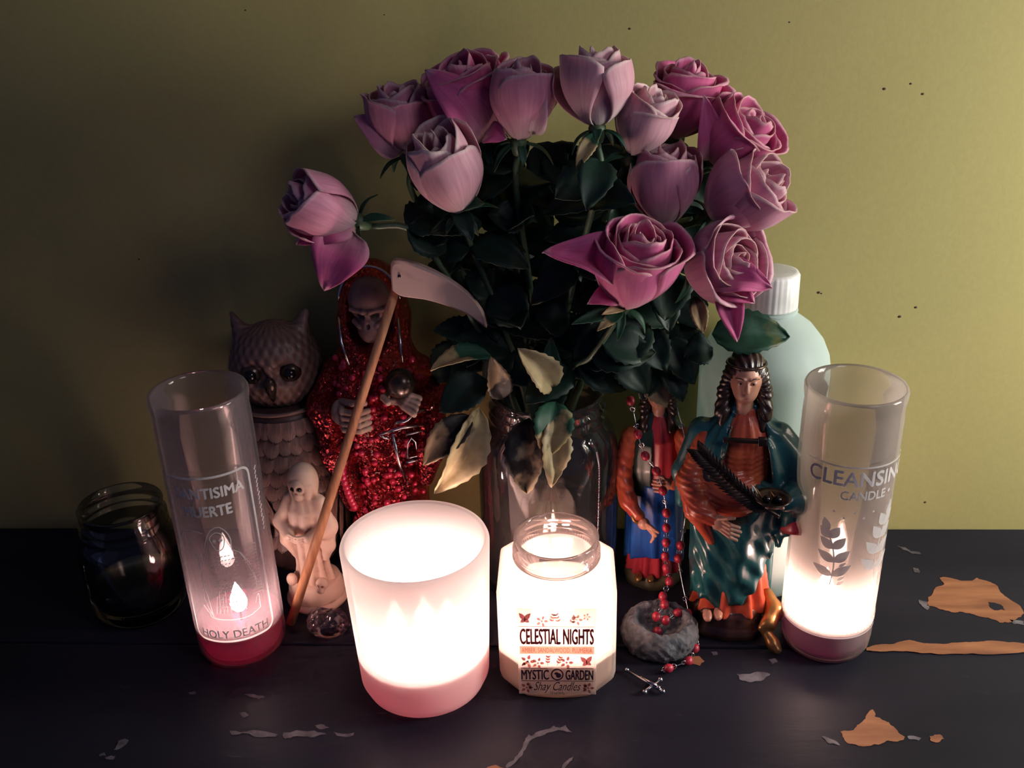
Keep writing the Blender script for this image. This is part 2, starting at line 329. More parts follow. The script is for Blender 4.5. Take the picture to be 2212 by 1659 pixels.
def bevel_box(x0, x1, y0, y1, z0, z1, b):
    bm = bmesh.new(); V, F = box(x0, x1, y0, y1, z0, z1)
    vs = [bm.verts.new(v) for v in V]; [bm.faces.new([vs[i] for i in f]) for f in F]
    bmesh.ops.bevel(bm, geom=bm.edges[:], offset=b, segments=2, affect='EDGES', profile=0.5)
    bm.verts.ensure_lookup_table(); bm.verts.index_update()
    r = np.array([v.co[:] for v in bm.verts]), [[v.index for v in f.verts] for f in bm.faces]; bm.free(); return r
def lathe(prof, seg=56, fn=None):
    """profile of (radius, height) turned about z; radius 0 closes to a point"""
    V, rows = [], []
    for r, z in prof:
        if r <= 1e-7: rows.append([len(V)]); V.append((0, 0, z)); continue
        row = []
        for k in range(seg):
            a = 2 * PI * k / seg; q = r * (fn(a, z) if fn else 1); row.append(len(V)); V.append((q * math.cos(a), q * math.sin(a), z))
        rows.append(row)
    F = []
    for A, B in zip(rows, rows[1:]):
        for k in range(seg):
            j = (k + 1) % seg
            if len(A) == 1 and len(B) == 1: continue
            if len(A) == 1: F.append([A[0], B[j], B[k]])
            elif len(B) == 1: F.append([A[k], A[j], B[0]])
            else: F.append([A[k], A[j], B[j], B[k]])
    return np.array(V), F
def smooth_path(pts, n):
    """Catmull-Rom through the points"""
    P = [Vector(p) for p in pts]; P = [P[0] * 2 - P[1]] + P + [P[-1] * 2 - P[-2]]; out = []; segs = len(P) - 3
    for i in range(n):
        t = i / (n - 1) * segs; k = min(int(t), segs - 1); t -= k; a, b, c, d = P[k:k + 4]
        out.append(0.5 * ((2 * b) + (c - a) * t + (2 * a - 5 * b + 4 * c - d) * t * t + (3 * b - a - 3 * c + d) * t ** 3))
    return out
def tube(pts, rad, seg=8, cap=True):
    P = [Vector(p) for p in pts]; n = len(P); rad = rad if hasattr(rad, '__len__') else [rad] * n
    V, F = [], []; T = (P[1] - P[0]).normalized(); U = T.orthogonal().normalized()
    for i in range(n):
        t = (P[min(i + 1, n - 1)] - P[max(i - 1, 0)]).normalized()
        U = (U - t * U.dot(t)).normalized(); B = t.cross(U)
        for k in range(seg):
            a = 2 * PI * k / seg; V.append(P[i] + (U * math.cos(a) + B * math.sin(a)) * rad[i])
    for i in range(n - 1):
        for k in range(seg):
            j = (k + 1) % seg; F.append([i * seg + k, i * seg + j, (i + 1) * seg + j, (i + 1) * seg + k])
    if cap: F += [list(range(seg))[::-1], [(n - 1) * seg + k for k in range(seg)]]
    return np.array([v[:] for v in V]), F
def ball(r, c=(0, 0, 0), u=12, v=8, sc=(1, 1, 1)):
    V, F = lathe([(r * math.sin(PI * i / v), -r * math.cos(PI * i / v)) for i in range(v + 1)], u)
    return V * np.array(sc) + np.array(c), F
def torus(R, r, a=14, b=7):
    V = [((R + r * math.cos(q)) * math.cos(p), (R + r * math.cos(q)) * math.sin(p), r * math.sin(q)) for p in [2 * PI * i / a for i in range(a)] for q in [2 * PI * j / b for j in range(b)]]
    return np.array(V), [[i * b + j, ((i + 1) % a) * b + j, ((i + 1) % a) * b + (j + 1) % b, i * b + (j + 1) % b] for i in range(a) for j in range(b)]
def sheet(fn, nu, nv):
    """grid surface fn(u, v), u in -1..1, v in 0..1"""
    V, UV = [], []
    for j in range(nv + 1):
        for i in range(nu + 1):
            u, v = -1 + 2 * i / nu, j / nv; V.append(tuple(fn(u, v))); UV.append(((u + 1) / 2, v))
    F = [[j * (nu + 1) + i, j * (nu + 1) + i + 1, (j + 1) * (nu + 1) + i + 1, (j + 1) * (nu + 1) + i] for j in range(nv) for i in range(nu)]
    return np.array(V), F, UV
def frame(d, up=(0, 0, 1)):
    """rotation whose z axis is d"""
    z = Vector(d).normalized(); x = Vector(up).cross(z)
    if x.length < 1e-4: x = Vector((1, 0, 0))
    x.normalize(); return Matrix((x, z.cross(x), z)).transposed()

# ---- fields sculpted on a grid and skinned with surface nets (all lengths in metres)
class Field:
    def __init__(s, lo, hi, h):
        s.lo, s.h = np.array(lo, float), h
        ax = [np.arange(a, b + h, h) for a, b in zip(lo, hi)]
        s.x, s.y, s.z = np.meshgrid(*ax, indexing='ij'); s.f = np.full(s.x.shape, 1.0)
    def ell(s, c, r):
        a, b, c_ = (s.x - c[0]), (s.y - c[1]), (s.z - c[2])
        k0 = np.sqrt((a / r[0]) ** 2 + (b / r[1]) ** 2 + (c_ / r[2]) ** 2) + 1e-9
        k1 = np.sqrt((a / r[0] ** 2) ** 2 + (b / r[1] ** 2) ** 2 + (c_ / r[2] ** 2) ** 2) + 1e-9
        return k0 * (k0 - 1) / k1
    def cone(s, a, b, ra, rb):
        a, b = np.array(a, float), np.array(b, float); d = b - a
        t = np.clip(((s.x - a[0]) * d[0] + (s.y - a[1]) * d[1] + (s.z - a[2]) * d[2]) / (d @ d), 0, 1)
        return np.sqrt((s.x - a[0] - t * d[0]) ** 2 + (s.y - a[1] - t * d[1]) ** 2 + (s.z - a[2] - t * d[2]) ** 2) - (ra + (rb - ra) * t)
    def chain(s, pts, rad, k=0.002):
        r = None
        for (a, b), (ra, rb) in zip(zip(pts, pts[1:]), zip(rad, rad[1:])):
            q = s.cone(a, b, ra, rb); r = q if r is None else s.smin(r, q, k)
        return r
    def robe(s, prof, folds=(), sx=1.0, sy=1.0, cx=0.0, cy=0.0):
        """profile of (height, radius), folds = (count, phase, amplitude top, amplitude bottom, twist)"""
        zz, rr = zip(*sorted(prof)); r = np.interp(s.z, zz, rr); th = np.arctan2((s.y - cy) / sy, (s.x - cx) / sx); t = np.clip((s.z - zz[0]) / (zz[-1] - zz[0]), 0, 1)
        for n, ph, at_, ab, tw in folds:
            w = np.sin(n * th + ph + tw * s.z); r = r + (ab + (at_ - ab) * t) * np.sign(w) * np.abs(w) ** 0.8
        d = (np.hypot((s.x - cx) / sx, (s.y - cy) / sy) - r) * 0.85
        return np.maximum(d, np.maximum(zz[0] - s.z, s.z - zz[-1]))
    @staticmethod
    def smin(a, b, k):
        h = np.clip(0.5 + 0.5 * (b - a) / k, 0, 1); return b * (1 - h) + a * h - k * h * (1 - h)
    def smax(s, a, b, k): return -s.smin(-a, -b, k)
    def add(s, d, k=0.002): s.f = s.smin(s.f, d, k) if k else np.minimum(s.f, d); return s
    def cut(s, d, k=0.001): s.f = s.smax(s.f, -d, k); return s
    def skin(s):
        f = s.f.copy(); f[0], f[-1] = 1, 1; f[:, 0], f[:, -1] = 1, 1; f[:, :, 0], f[:, :, -1] = 1, 1
        ins = f < 0; nx, ny, nz = (n - 1 for n in f.shape)
        acc = np.zeros((nx, ny, nz, 3)); cnt = np.zeros((nx, ny, nz))
        for ax in range(3):
            o1, o2 = [k for k in range(3) if k != ax]
            for p in (0, 1):
                for q in (0, 1):
                    off = [0, 0, 0]; off[o1], off[o2] = p, q; e = list(off); e[ax] = 1
                    A = f[off[0]:off[0] + nx, off[1]:off[1] + ny, off[2]:off[2] + nz]; B = f[e[0]:e[0] + nx, e[1]:e[1] + ny, e[2]:e[2] + nz]
                    c = (A < 0) != (B < 0); t = np.where(c, A / np.where(c, A - B, 1), 0)
                    for k in range(3): acc[..., k] += np.where(c, t if k == ax else off[k], 0)
                    cnt += c
        has = cnt > 0; idx = -np.ones(has.shape, dtype=np.int64); idx[has] = np.arange(has.sum())
        cell = np.argwhere(has); V = (cell + acc[has] / cnt[has][:, None]) * s.h + s.lo
        F = []
        for ax in range(3):
            o1, o2 = (ax + 1) % 3, (ax + 2) % 3
            a = [slice(None)] * 3; b = [slice(None)] * 3; a[ax] = slice(0, -1); b[ax] = slice(1, None)
            A, B = ins[tuple(a)], ins[tuple(b)]
            for flip in (False, True):
                g = np.argwhere((A & ~B) if not flip else (~A & B))
                g = g[(g[:, o1] > 0) & (g[:, o2] > 0) & (g[:, o1] < f.shape[o1] - 1) & (g[:, o2] < f.shape[o2] - 1)]
                q = []
                for d1, d2 in ((-1, -1), (0, -1), (0, 0), (-1, 0)):
                    h = g.copy(); h[:, o1] += d1; h[:, o2] += d2; q.append(idx[h[:, 0], h[:, 1], h[:, 2]])
                q = np.stack(q, 1); F.append(q[:, ::-1] if flip else q)
        F = np.vstack(F); return V, F[(F >= 0).all(1)]

# ---- flat print: lettering and strokes laid out in the plane, then bent round a glass or laid on a label
_dg = bpy.context.evaluated_depsgraph_get
def lettering(s, height, width=None, bold=0.0, shear=0.0, align='CENTER'):
    cu = bpy.data.curves.new('lettering', 'FONT'); cu.body = s; cu.align_x = align; cu.size = 1.0; cu.shear = shear; cu.resolution_u = 3
    o = bpy.data.objects.new('lettering', cu); COL.objects.link(o); bpy.context.view_layer.update()
    me = o.evaluated_get(_dg()).to_mesh()
    V = np.array([v.co[:] for v in me.vertices]); F = [list(p.vertices) for p in me.polygons]
    bpy.data.objects.remove(o); bpy.data.curves.remove(cu)
    h = V[:, 1].max() - max(0, V[:, 1].min()); V[:, :2] *= height / h
    if width: V[:, 0] *= width / (V[:, 0].max() - V[:, 0].min())
    V[:, 0] -= (V[:, 0].max() + V[:, 0].min()) / 2; V[:, 2] = 0
    if bold:                                            # heavier strokes
        b = bold * height
        return join(*[(V + np.array((dx * b, dy * b, 0.00002 * k)), F) for k, (dx, dy) in enumerate(((0, 0), (1, 0.3), (-1, -0.3), (0.4, 1), (-0.4, -1)))])
    return V, F
def stroke(pts, w, closed=False):
    P = [np.array(p[:2], float) for p in pts]; n = len(P); V, F = [], []
    for i in range(n):
        a = P[(i - 1) % n if closed else max(i - 1, 0)]; b = P[(i + 1) % n if closed else min(i + 1, n - 1)]; d = b - a; L = np.hypot(*d) or 1; q = np.array((-d[1], d[0])) / L * w / 2
        V += [(*(P[i] - q), 0), (*(P[i] + q), 0)]
    for i in range(n if closed else n - 1):
        j = (i + 1) % n; F.append([2 * i, 2 * j, 2 * j + 1, 2 * i + 1])
    return np.array(V), F
def shape(pts): return np.array([(p[0], p[1], 0) for p in pts], float), [list(range(len(pts)))]
def leaf_shape(x, y, L, w, a, n=7):
    out = [(t, math.sin(PI * t ** 0.8) * s) for s in (1, -1) for t in ([i / n for i in range(n + 1)] if s > 0 else [i / n for i in range(n - 1, 0, -1)])]
    return shape([(x + L * t * math.cos(a) - w * s * math.sin(a), y + L * t * math.sin(a) + w * s * math.cos(a)) for t, s in out])
def disc(x, y, r, n=14): return shape([(x + r * math.cos(2 * PI * k / n), y + r * math.sin(2 * PI * k / n)) for k in range(n)])
def put(VF, x=0.0, y=0.0): return np.asarray(VF[0]) + np.array((x, y, 0)), VF[1]
def round_glass(VF, R, ang=0.0):
    """plane x, y -> arc length and height on a cylinder facing -y (towards the camera), turned by ang"""
    V = np.asarray(VF[0]); a = V[:, 0] / R + ang; r = R + V[:, 2]
    return np.stack([r * np.sin(a), -r * np.cos(a), V[:, 1]], 1), VF[1]
def on_label(VF, y0): V = np.asarray(VF[0]); return np.stack([V[:, 0], np.full(len(V), y0) - V[:, 2], V[:, 1]], 1), VF[1]
def rounded_frame(x0, x1, y0, y1, r, n=5, step=0.002):
    P = []
    for cx, cy, a0 in ((x1 - r, y1 - r, 0), (x0 + r, y1 - r, PI / 2), (x0 + r, y0 + r, PI), (x1 - r, y0 + r, 1.5 * PI)):
        P += [(cx + r * math.cos(a0 + PI / 2 * i / n), cy + r * math.sin(a0 + PI / 2 * i / n)) for i in range(n + 1)]
    out = []
    for a, b in zip(P, P[1:] + P[:1]):
        k = max(1, int(math.dist(a, b) / step)); out += [(a[0] + (b[0] - a[0]) * i / k, a[1] + (b[1] - a[1]) * i / k) for i in range(k)]
    return out

# ------------------------------------------------------------------ the setting
WALLY = 0.682
wall = link('wall_back', mesh('wall_back', *bevel_box(-1.5, 1.5, WALLY, WALLY + 0.1, -0.75, 1.7, 0.002), M['wall'], False)); wall['kind'] = 'structure'
floor = link('floor', mesh('floor', *box(-1.5, 1.5, -1.5, WALLY, -0.79, -0.75), M['floor'], False)); floor['kind'] = 'structure'
for x, y, w in ((1360, 62, 7), (1910, 192, 9), (1967, 181, 7), (1993, 203, 8), (1768, 632, 9), (1774, 634, 5), (1943, 684, 9), (1978, 664, 8), (1998, 1085, 7), (1705, 48, 5), (830, 32, 4), (300, 560, 5), (530, 22, 5)):
    p = at(x, y, WALLY); r = metres(w, p) / 2.8
    part('nail_pit', move(ball(r, u=8, v=6, sc=(1.2, 0.35, 0.9)), (p.x, WALLY, p.z)), M['pit'], wall)

table = thing('altar_table', 'black painted wooden table with worn chipped planks against the ochre wall', 'table', (0, 0.40, -0.75))
def wpart(n, vf, m_, par=table, smooth=False): return part(n, vf, m_, par, smooth, world=True)
PL = [wpart('plank', bevel_box(-0.72, 0.72, y0, y1, -0.028, z1, 0.0015), M['table']) for y0, y1, z1 in ((0.5348, 0.680, 0.0), (0.318, 0.5340, -0.0006), (0.12, 0.3172, -0.0004))]
for x in (-0.66, 0.66):
    for y in (0.16, 0.64): wpart('leg', bevel_box(x - 0.025, x + 0.025, y - 0.025, y + 0.025, -0.75, -0.028, 0.002), M['table'])
for y in (0.145, 0.655): wpart('apron', bevel_box(-0.68, 0.68, y - 0.01, y + 0.01, -0.11, -0.028, 0.002), M['table'])

def chip(name, outline, material, plank, z, rough=0.0, seed=0, fine=3):
    """a place where the paint has come away: jagged flake outline lying in the plank's face"""
    r_ = random.Random(seed); P = [on(x, y, z) for x, y in outline]
    for _ in range(fine):
        Q = []
        for a, b in zip(P, P[1:] + P[:1]):
            L = (b - a).length; mid = (a + b) / 2 + Vector((r_.uniform(-1, 1), r_.uniform(-1, 1), 0)) * L * rough; Q += [a, mid]
        P = Q
    bm = bmesh.new(); vs = [bm.verts.new((p.x, p.y, z)) for p in P]; f = bm.faces.new(vs)
    if f.normal.z < 0 or f.calc_area() and (bm.normal_update() or f.normal.z < 0): f.normal_flip()
    bmesh.ops.triangulate(bm, faces=[f]); bm.verts.index_update()
    V = np.array([v.co[:] for v in bm.verts]); F = [[v.index for v in q.verts] for q in bm.faces]; bm.free()
    V = V - np.array(table.location); o = link(name, mesh(name, V, F, material, False), plank); return o
B, Fp = PL[0], PL[1]
zb, zf = 0.0003, -0.0003
chip('bare_patch', [(2005, 1290), (2040, 1262), (2030, 1248), (2110, 1248), (2150, 1262), (2175, 1290), (2212, 1325), (2190, 1340), (2160, 1345), (2110, 1330), (2080, 1322), (2040, 1318), (2002, 1308)], M['bare_wood'], B, zb, 0.16, 3)
chip('paint_island', [(2135, 1300), (2160, 1305), (2172, 1318), (2150, 1318), (2138, 1310)], M['table'], B, zb + 0.0002, 0.15, 5, 2)
chip('bare_edge', [(1872, 1399), (1930, 1391), (1965, 1382), (2010, 1390), (2070, 1388), (2130, 1384), (2230, 1391), (2230, 1408), (2100, 1411), (1990, 1411), (1930, 1406), (1872, 1405)], M['bare_wood'], B, zb, 0.07, 8)
chip('bare_patch', [(1815, 1580), (1850, 1570), (1875, 1540), (1885, 1532), (1890, 1548), (1920, 1560), (1955, 1592), (1940, 1602), (1900, 1608), (1870, 1612), (1830, 1605)], M['bare_wood'], Fp, zf, 0.16, 4)
chip('bare_patch', [(2008, 1590), (2030, 1586), (2040, 1596), (2025, 1604), (2010, 1600)], M['bare_wood'], Fp, zf, 0.15, 5, 2)
chip('bare_patch', [(1490, 1420), (1510, 1417), (1522, 1428), (1512, 1438), (1494, 1434)], M['bare_wood'], Fp, zf, 0.12, 6, 2)
chip('bare_patch', [(1050, 1659), (1070, 1652), (1092, 1660), (1080, 1675), (1050, 1672)], M['bare_wood'], Fp, zf, 0.12, 6, 2)
for k, poly in enumerate(([(495, 1578), (520, 1582), (560, 1578), (600, 1586), (595, 1592), (540, 1586), (505, 1588)], [(612, 1582), (680, 1578), (705, 1586), (680, 1592), (640, 1590), (615, 1596)], [(720, 1581), (766, 1582), (764, 1588), (730, 1590)], [(680, 1567), (700, 1565), (712, 1572), (690, 1575)],
        [(528, 1500), (555, 1502), (572, 1506), (560, 1510), (545, 1506)], [(517, 1541), (530, 1538), (538, 1545), (526, 1550)], [(245, 1620), (255, 1600), (270, 1595), (278, 1600), (268, 1612), (252, 1620)], [(213, 1630), (225, 1625), (228, 1632), (216, 1634)], [(226, 1636), (240, 1632), (250, 1634), (246, 1640), (230, 1640)], [(405, 1496), (420, 1493), (424, 1499), (410, 1500)],
        [(1210, 1572), (1222, 1566), (1236, 1582), (1215, 1578), (1185, 1582), (1160, 1592), (1145, 1600), (1136, 1618), (1128, 1632), (1112, 1648), (1095, 1659), (1092, 1656), (1110, 1642), (1124, 1622), (1134, 1600), (1142, 1586), (1148, 1590), (1170, 1578), (1195, 1568)],
        [(1213, 1659), (1222, 1645), (1240, 1633), (1236, 1642), (1226, 1652), (1220, 1662)], [(1590, 1455), (1630, 1452), (1664, 1456), (1650, 1468), (1620, 1474), (1598, 1468)], [(1660, 1425), (1675, 1422), (1680, 1430), (1668, 1434)], [(1535, 1408), (1548, 1407), (1550, 1414), (1540, 1416)], [(1775, 1590), (1800, 1598), (1815, 1610), (1790, 1606)], [(1960, 1590), (1990, 1594), (1985, 1600), (1965, 1597)])):
    chip('scuff', poly, M['grey_scuff'], Fp, zf, 0.14, 20 + k, 2)
for k, poly in enumerate(([(1938, 1180), (1955, 1182), (1968, 1190), (1950, 1188)], [(1960, 1190), (1985, 1192), (1990, 1197), (1970, 1196)], [(1972, 1226), (1984, 1228), (1986, 1238), (1976, 1236)], [(1985, 1295), (2003, 1300), (2004, 1318), (1992, 1310)], [(2180, 1338), (2212, 1342), (2212, 1350), (2190, 1348)])):
    chip('scuff', poly, M['grey_scuff'], B, zb, 0.14, 60 + k, 2)

# ------------------------------------------------------------------ candles
def flame_part(root, x, y, z, h, r, m_='flame'):
    part('wick', tube([(x, y, z - 0.004), (x, y, z), (x + 0.0008, y, z + 0.006)], [0.0009, 0.0009, 0.0006], 6), M['wick'], root)
    prof = [(0, 0), (r * 0.55, h * 0.06), (r * 0.92, h * 0.18), (r, h * 0.30), (r * 0.85, h * 0.48), (r * 0.55, h * 0.68), (r * 0.26, h * 0.86), (0, h)]
    part('flame', move(lathe(prof, 14), (x, y, z + 0.004)), M[m_], root)
def votive(name, label, loc, R, Hh, wax_h, glass, wax, fl, rim):
    t = thing(name, label, 'candle', loc)
    r = R
    prof = [(0, 0.0), (r * 0.72, 0.0), (r * 0.90, 0.0012), (r * 0.975, 0.006), (r, 0.014), (r, Hh - 0.022), (r * 0.995, Hh - 0.016), (r * 0.985, Hh - 0.012), (r * 1.0, Hh - 0.009), (r * 1.02, Hh - 0.005), (r * 1.02, Hh - 0.0018), (r * 0.99, Hh), (r * 0.95, Hh - 0.0005), (r * 0.925, Hh - 0.004), (r * 0.925, Hh - 0.02), (r * 0.94, 0.012), (r * 0.90, 0.006), (0, 0.0052)]
    part('glass', lathe(prof, 72), glass, t)
    w = r * 0.925
    part('wax', lathe([(0, 0.0056), (w * 0.93, 0.0065), (w * 0.99, 0.012), (w, 0.016), (w, wax_h), (w * 0.96, wax_h - 0.0006), (w * 0.7, wax_h - 0.002), (w * 0.3, wax_h - 0.0026), (0, wax_h - 0.0026)], 56), wax, t)
    flame_part(t, *fl[:2], wax_h + 0.001, *fl[2:])
    return t
RC = 0.0300
left = votive('prayer_candle', 'tall glass prayer candle with deep pink wax, white skeletal figure print, at left', (-0.2278, 0.534, 0), RC, 0.1985, 0.027, M['votive_glass'], M['wax_pink'], (0.003, -0.004, 0.024, 0.0060, 'low_flame'), 0)
def print_on(root, VF, ang, name='lettering', dz=0.0004, Rr=RC): return part(name, round_glass((np.asarray(VF[0]) + np.array((0, 0, dz)), VF[1]), Rr, ang), M['print_white'], root, False)
A0 = 0.28
print_on(left, stroke(rounded_frame(-0.0300, 0.0265, 0.027, 0.152, 0.006), 0.0016, True), A0, 'printed_frame')
print_on(left, put(lettering('SANTISIMA', 0.0072, 0.044, 0.045), -0.001, 0.1375), A0)
print_on(left, put(lettering('MUERTE', 0.0072, 0.030, 0.045), -0.004, 0.1245), A0)
print_on(left, put(lettering('HOLY DEATH', 0.0062, 0.046, 0.035), -0.001, 0.0295), A0)
fig = []
for pts in ([(-0.012, 0.046), (-0.0165, 0.060), (-0.0160, 0.075), (-0.0135, 0.090), (-0.0105, 0.098), (-0.0085, 0.106), (-0.005, 0.1135), (0.0005, 0.1165), (0.005, 0.112), (0.007, 0.105), (0.0065, 0.098), (0.0105, 0.095), (0.0140, 0.086), (0.0165, 0.077), (0.0185, 0.068), (0.0180, 0.064)],
            [(-0.0045, 0.104), (-0.0055, 0.109), (-0.001, 0.1125), (0.003, 0.109), (0.0025, 0.103), (0.0005, 0.0995), (-0.0025, 0.0995), (-0.0045, 0.104)], [(0.0115, 0.094), (0.0165, 0.082), (0.0190, 0.069)],
            [(-0.019, 0.112), (-0.0165, 0.094), (-0.0145, 0.072), (-0.0125, 0.046)], [(-0.026, 0.108), (-0.022, 0.113), (-0.016, 0.114), (-0.009, 0.1125)], [(-0.0185, 0.056), (-0.015, 0.050), (-0.012, 0.046), (0.008, 0.044), (0.0185, 0.047)], [(0.0155, 0.052), (0.0185, 0.058), (0.0185, 0.047)]):
    fig.append(stroke([p[:2] for p in smooth_path([(*q, 0) for q in pts], 28)], 0.0006))
fig += [put(disc(0, 0, 0.0011), -0.0030, 0.1065), put(disc(0, 0, 0.0011), 0.0008, 0.1065)]
q_ = random.Random(4)
for row in range(15):                                   # woven robe texture of the printed figure
    for cl in range(9):
        x, y = -0.010 + cl * 0.0022, 0.052 + row * 0.0030
        if abs(x) < 0.010 - abs(row - 6) * 0.0002 and q_.random() < 0.8: fig.append(stroke([(x, y), (x + 0.0012 + 0.0003 * math.sin(row), y + 0.0004)], 0.0006))
for k in range(16): fig.append(stroke([(0.0145 + 0.0022 * math.sin(k), 0.060 + k * 0.0025), (0.0225, 0.0585 + k * 0.0025)], 0.00035))
for k in range(9): fig.append(stroke([(-0.010 + k * 0.0024, 0.050), (-0.0075 + k * 0.0018, 0.064 + 0.004 * (k % 2))], 0.0005))
print_on(left, join(*fig), A0, 'printed_figure')
print_on(left, join(*[stroke([(0.0325, 0.100 + k * 0.0032), (0.0335 + 0.0006 * (k % 3), 0.1022 + k * 0.0032)], 0.0012) for k in range(15)]), A0, 'printed_border')

right = votive('prayer_candle', 'tall misted glass candle with purple wax and white leaf sprig print, at right', (0.1765, 0.5443, 0), RC, 0.1945, 0.0265, M['sooty_glass'], M['wax_purple'], (-0.004, -0.003, 0.030, 0.0066), 0)
A1 = 0.11
print_on(right, put(lettering('CLEANSING', 0.0100, 0.069, 0.035), 0, 0.1395), A1)
print_on(right, put(lettering('CANDLE \u2022', 0.0060, 0.0330, 0.03), 0.003, 0.1300), A1)
print_on(right, stroke([(x / 1000, 0.1525) for x in range(-37, 38)], 0.0012), A1, 'printed_line')
print_on(right, stroke([(x / 1000, 0.0245) for x in range(-44, 45)], 0.0010), A1, 'printed_line')
def sprig(x0, y0, s, flip):
    out = []; P = smooth_path([(x0, y0, 0), (x0 + 0.001 * flip, y0 + 0.018 * s, 0), (x0 - 0.001 * flip, y0 + 0.034 * s, 0), (x0 - 0.005 * flip, y0 + 0.046 * s, 0)], 14)
    out.append(stroke([p[:2] for p in P], 0.0009))
    for k in range(2, 13, 3):
        for sd in (1, -1):
            a = PI / 2 + sd * (1.05 - 0.04 * k) + 0.12 * flip; L = (0.0175 - 0.0005 * k) * s
            out.append(leaf_shape(P[k].x, P[k].y, L, 0.0037 * s, a))
    out.append(leaf_shape(P[13].x, P[13].y, 0.012 * s, 0.0032 * s, PI / 2 + 0.3 * flip))
    for k in range(6): out.append(leaf_shape(x0 + 0.004, y0 + 0.001 + k * 0.0035, 0.0055, 0.0011, PI / 2 - 0.9))
    return join(*out)
print_on(right, sprig(0.0, 0.066, 0.86, 1), -0.33, 'printed_sprig')
print_on(right, sprig(0.0, 0.068, 0.98, -1), 0.66, 'printed_sprig')
print_on(right, join(*[disc(-0.016 + 0.006 * k, 0.121 - 0.004 * (k % 2), 0.0008, 8) for k in range(5)]), A1, 'printed_dots')
print_on(right, join(*[stroke([(-0.040 + k * 0.0027, 0.0275), (-0.0400 + k * 0.0027, 0.0310 + 0.0012 * (k % 3))], 0.0012) for k in range(30)]), A1, 'printed_border')

# broad frosted tumbler candle
fr = thing('frosted_candle', 'wide frosted white glass candle glowing brightly, largest of the lit candles', 'candle', (-0.0938, 0.4985, 0))
ro, hh = 0.0462, 0.112
rb = 0.0420
prof = [(0, 0), (rb * 0.55, 0), (rb * 0.80, 0.0012), (rb * 0.93, 0.005), (rb, 0.012)] + [(rb + (ro - rb) * t, 0.012 + (hh - 0.014) * t) for t in (0.2, 0.4, 0.6, 0.8, 1.0)] + [(ro - 0.0008, hh), (ro - 0.0022, hh + 0.0003), (ro - 0.0034, hh - 0.001)] + [(rb + (ro - rb) * t - 0.0034, 0.012 + (hh - 0.014) * t) for t in (0.8, 0.6, 0.4, 0.2, 0.0)] + [(rb * 0.85, 0.007), (0, 0.0062)]
part('glass', lathe(prof, 80), M['frost'], fr)
w = rb - 0.0036
part('wax', lathe([(0, 0.0066), (w * 0.9, 0.0078), (w, 0.0125), (w + 0.0006, 0.034), (w * 0.95, 0.0332), (w * 0.6, 0.0315), (0, 0.031)], 60), M['wax_rose'], fr)
flame_part(fr, 0.002, 0.002, 0.0325, 0.032, 0.0078)
flame_part(fr, -0.018, 0.006, 0.0325, 0.026, 0.0066)  # second wick and flame, added so the frosted glass glows brighter
flame_part(fr, 0.016, 0.008, 0.0325, 0.026, 0.0066)  # third wick and flame, added for the same extra glow

# faceted jar candle with paper label
jr = thing('jar_candle', 'octagonal glass jar candle with a lettered cream label, before the vase', 'candle', (-0.0068, 0.5178, 0), 0.0)
def octa(a, wgt):                                       # radius factor: octagon with rounded corners fading to a circle
    s = PI / 4; b = (a + PI / 8 - PI / 8) % s
    b = (a % (PI / 2)); b = min(b, PI / 2 - b)           # 0 on the faces that look along x or y
    face = 1 / max(math.cos(b), 0.5); cham = 1.13 / math.cos(PI / 4 - b)
    return (1 - wgt) + wgt * min(face, cham)
RJ = 0.0375
def jar_prof(inner=0.0):
    return [(RJ * 0.86 - inner, 0.0), (RJ * 0.95 - inner, 0.0015), (RJ * 0.99 - inner, 0.006), (RJ * 1.005 - inner, 0.012), (RJ * 1.005 - inner, 0.0745), (RJ * 0.995 - inner, 0.0770), (RJ * 0.955 - inner, 0.0795), (RJ * 0.86 - inner, 0.0828), (0.0275 - inner, 0.0862), (0.0270 - inner, 0.0870)]
def jfn(a, z): return octa(a, 0.0 if z > 0.0860 else (1.0 if z < 0.0765 else (0.0860 - z) / 0.0095) * min(1, 0.5 + z / 0.016))
neck = [(0.0270, 0.0870), (0.0282, 0.0878), (0.0282, 0.0890), (0.0268, 0.0900), (0.0268, 0.0912), (0.0281, 0.0921), (0.0281, 0.0932), (0.0268, 0.0942), (0.0268, 0.0990), (0.0272, 0.1012), (0.0266, 0.1025), (0.0252, 0.1022), (0.0247, 0.1000), (0.0247, 0.0872)]
part('glass', lathe([(0, 0.0)] + jar_prof() + [(max(r, 0), z) for r, z in reversed([(r - 0.0024, max(z, 0.006)) for r, z in jar_prof()])] + [(0, 0.006)], 96, jfn), M['filmed_glass'], jr)
part('neck', lathe(neck + neck[:1], 80), M['jar_glass'], jr)
part('wax', lathe([(0, 0.0064)] + [(r - 0.0030, max(0.0066, z)) for r, z in jar_prof()[1:5]][:3] + [(RJ * 1.005 - 0.003, 0.0300), (RJ * 0.95 - 0.003, 0.0292), (RJ * 0.5, 0.0286), (0, 0.0284)], 96, lambda a, z: octa(a, min(1, 0.5 + z / 0.016))), M['wax_white'], jr)
flame_part(jr, 0.004, 0.0, 0.0295, 0.028, 0.0062)
flame_part(jr, -0.012, 0.004, 0.0295, 0.023, 0.0052)
ly = -(RJ * 1.005 + 0.0006)
lab = part('label', bevel_box(-0.0245, 0.0245, ly, ly + 0.0004, 0.0070, 0.0745, 0.0001), M['label_paper'], jr, False, label='cream paper label with red and dark lettering')
def ink(VF, m_, name, d=0.0003):
    VF = (np.asarray(VF[0]) * np.array((1, 1.171, 1)) + np.array((0, 0.0060 - 0.0075 * 1.171, 0)), VF[1])
    return part(name, on_label((np.asarray(VF[0]) + np.array((0, 0, d)), VF[1]), ly), M[m_], lab, False)
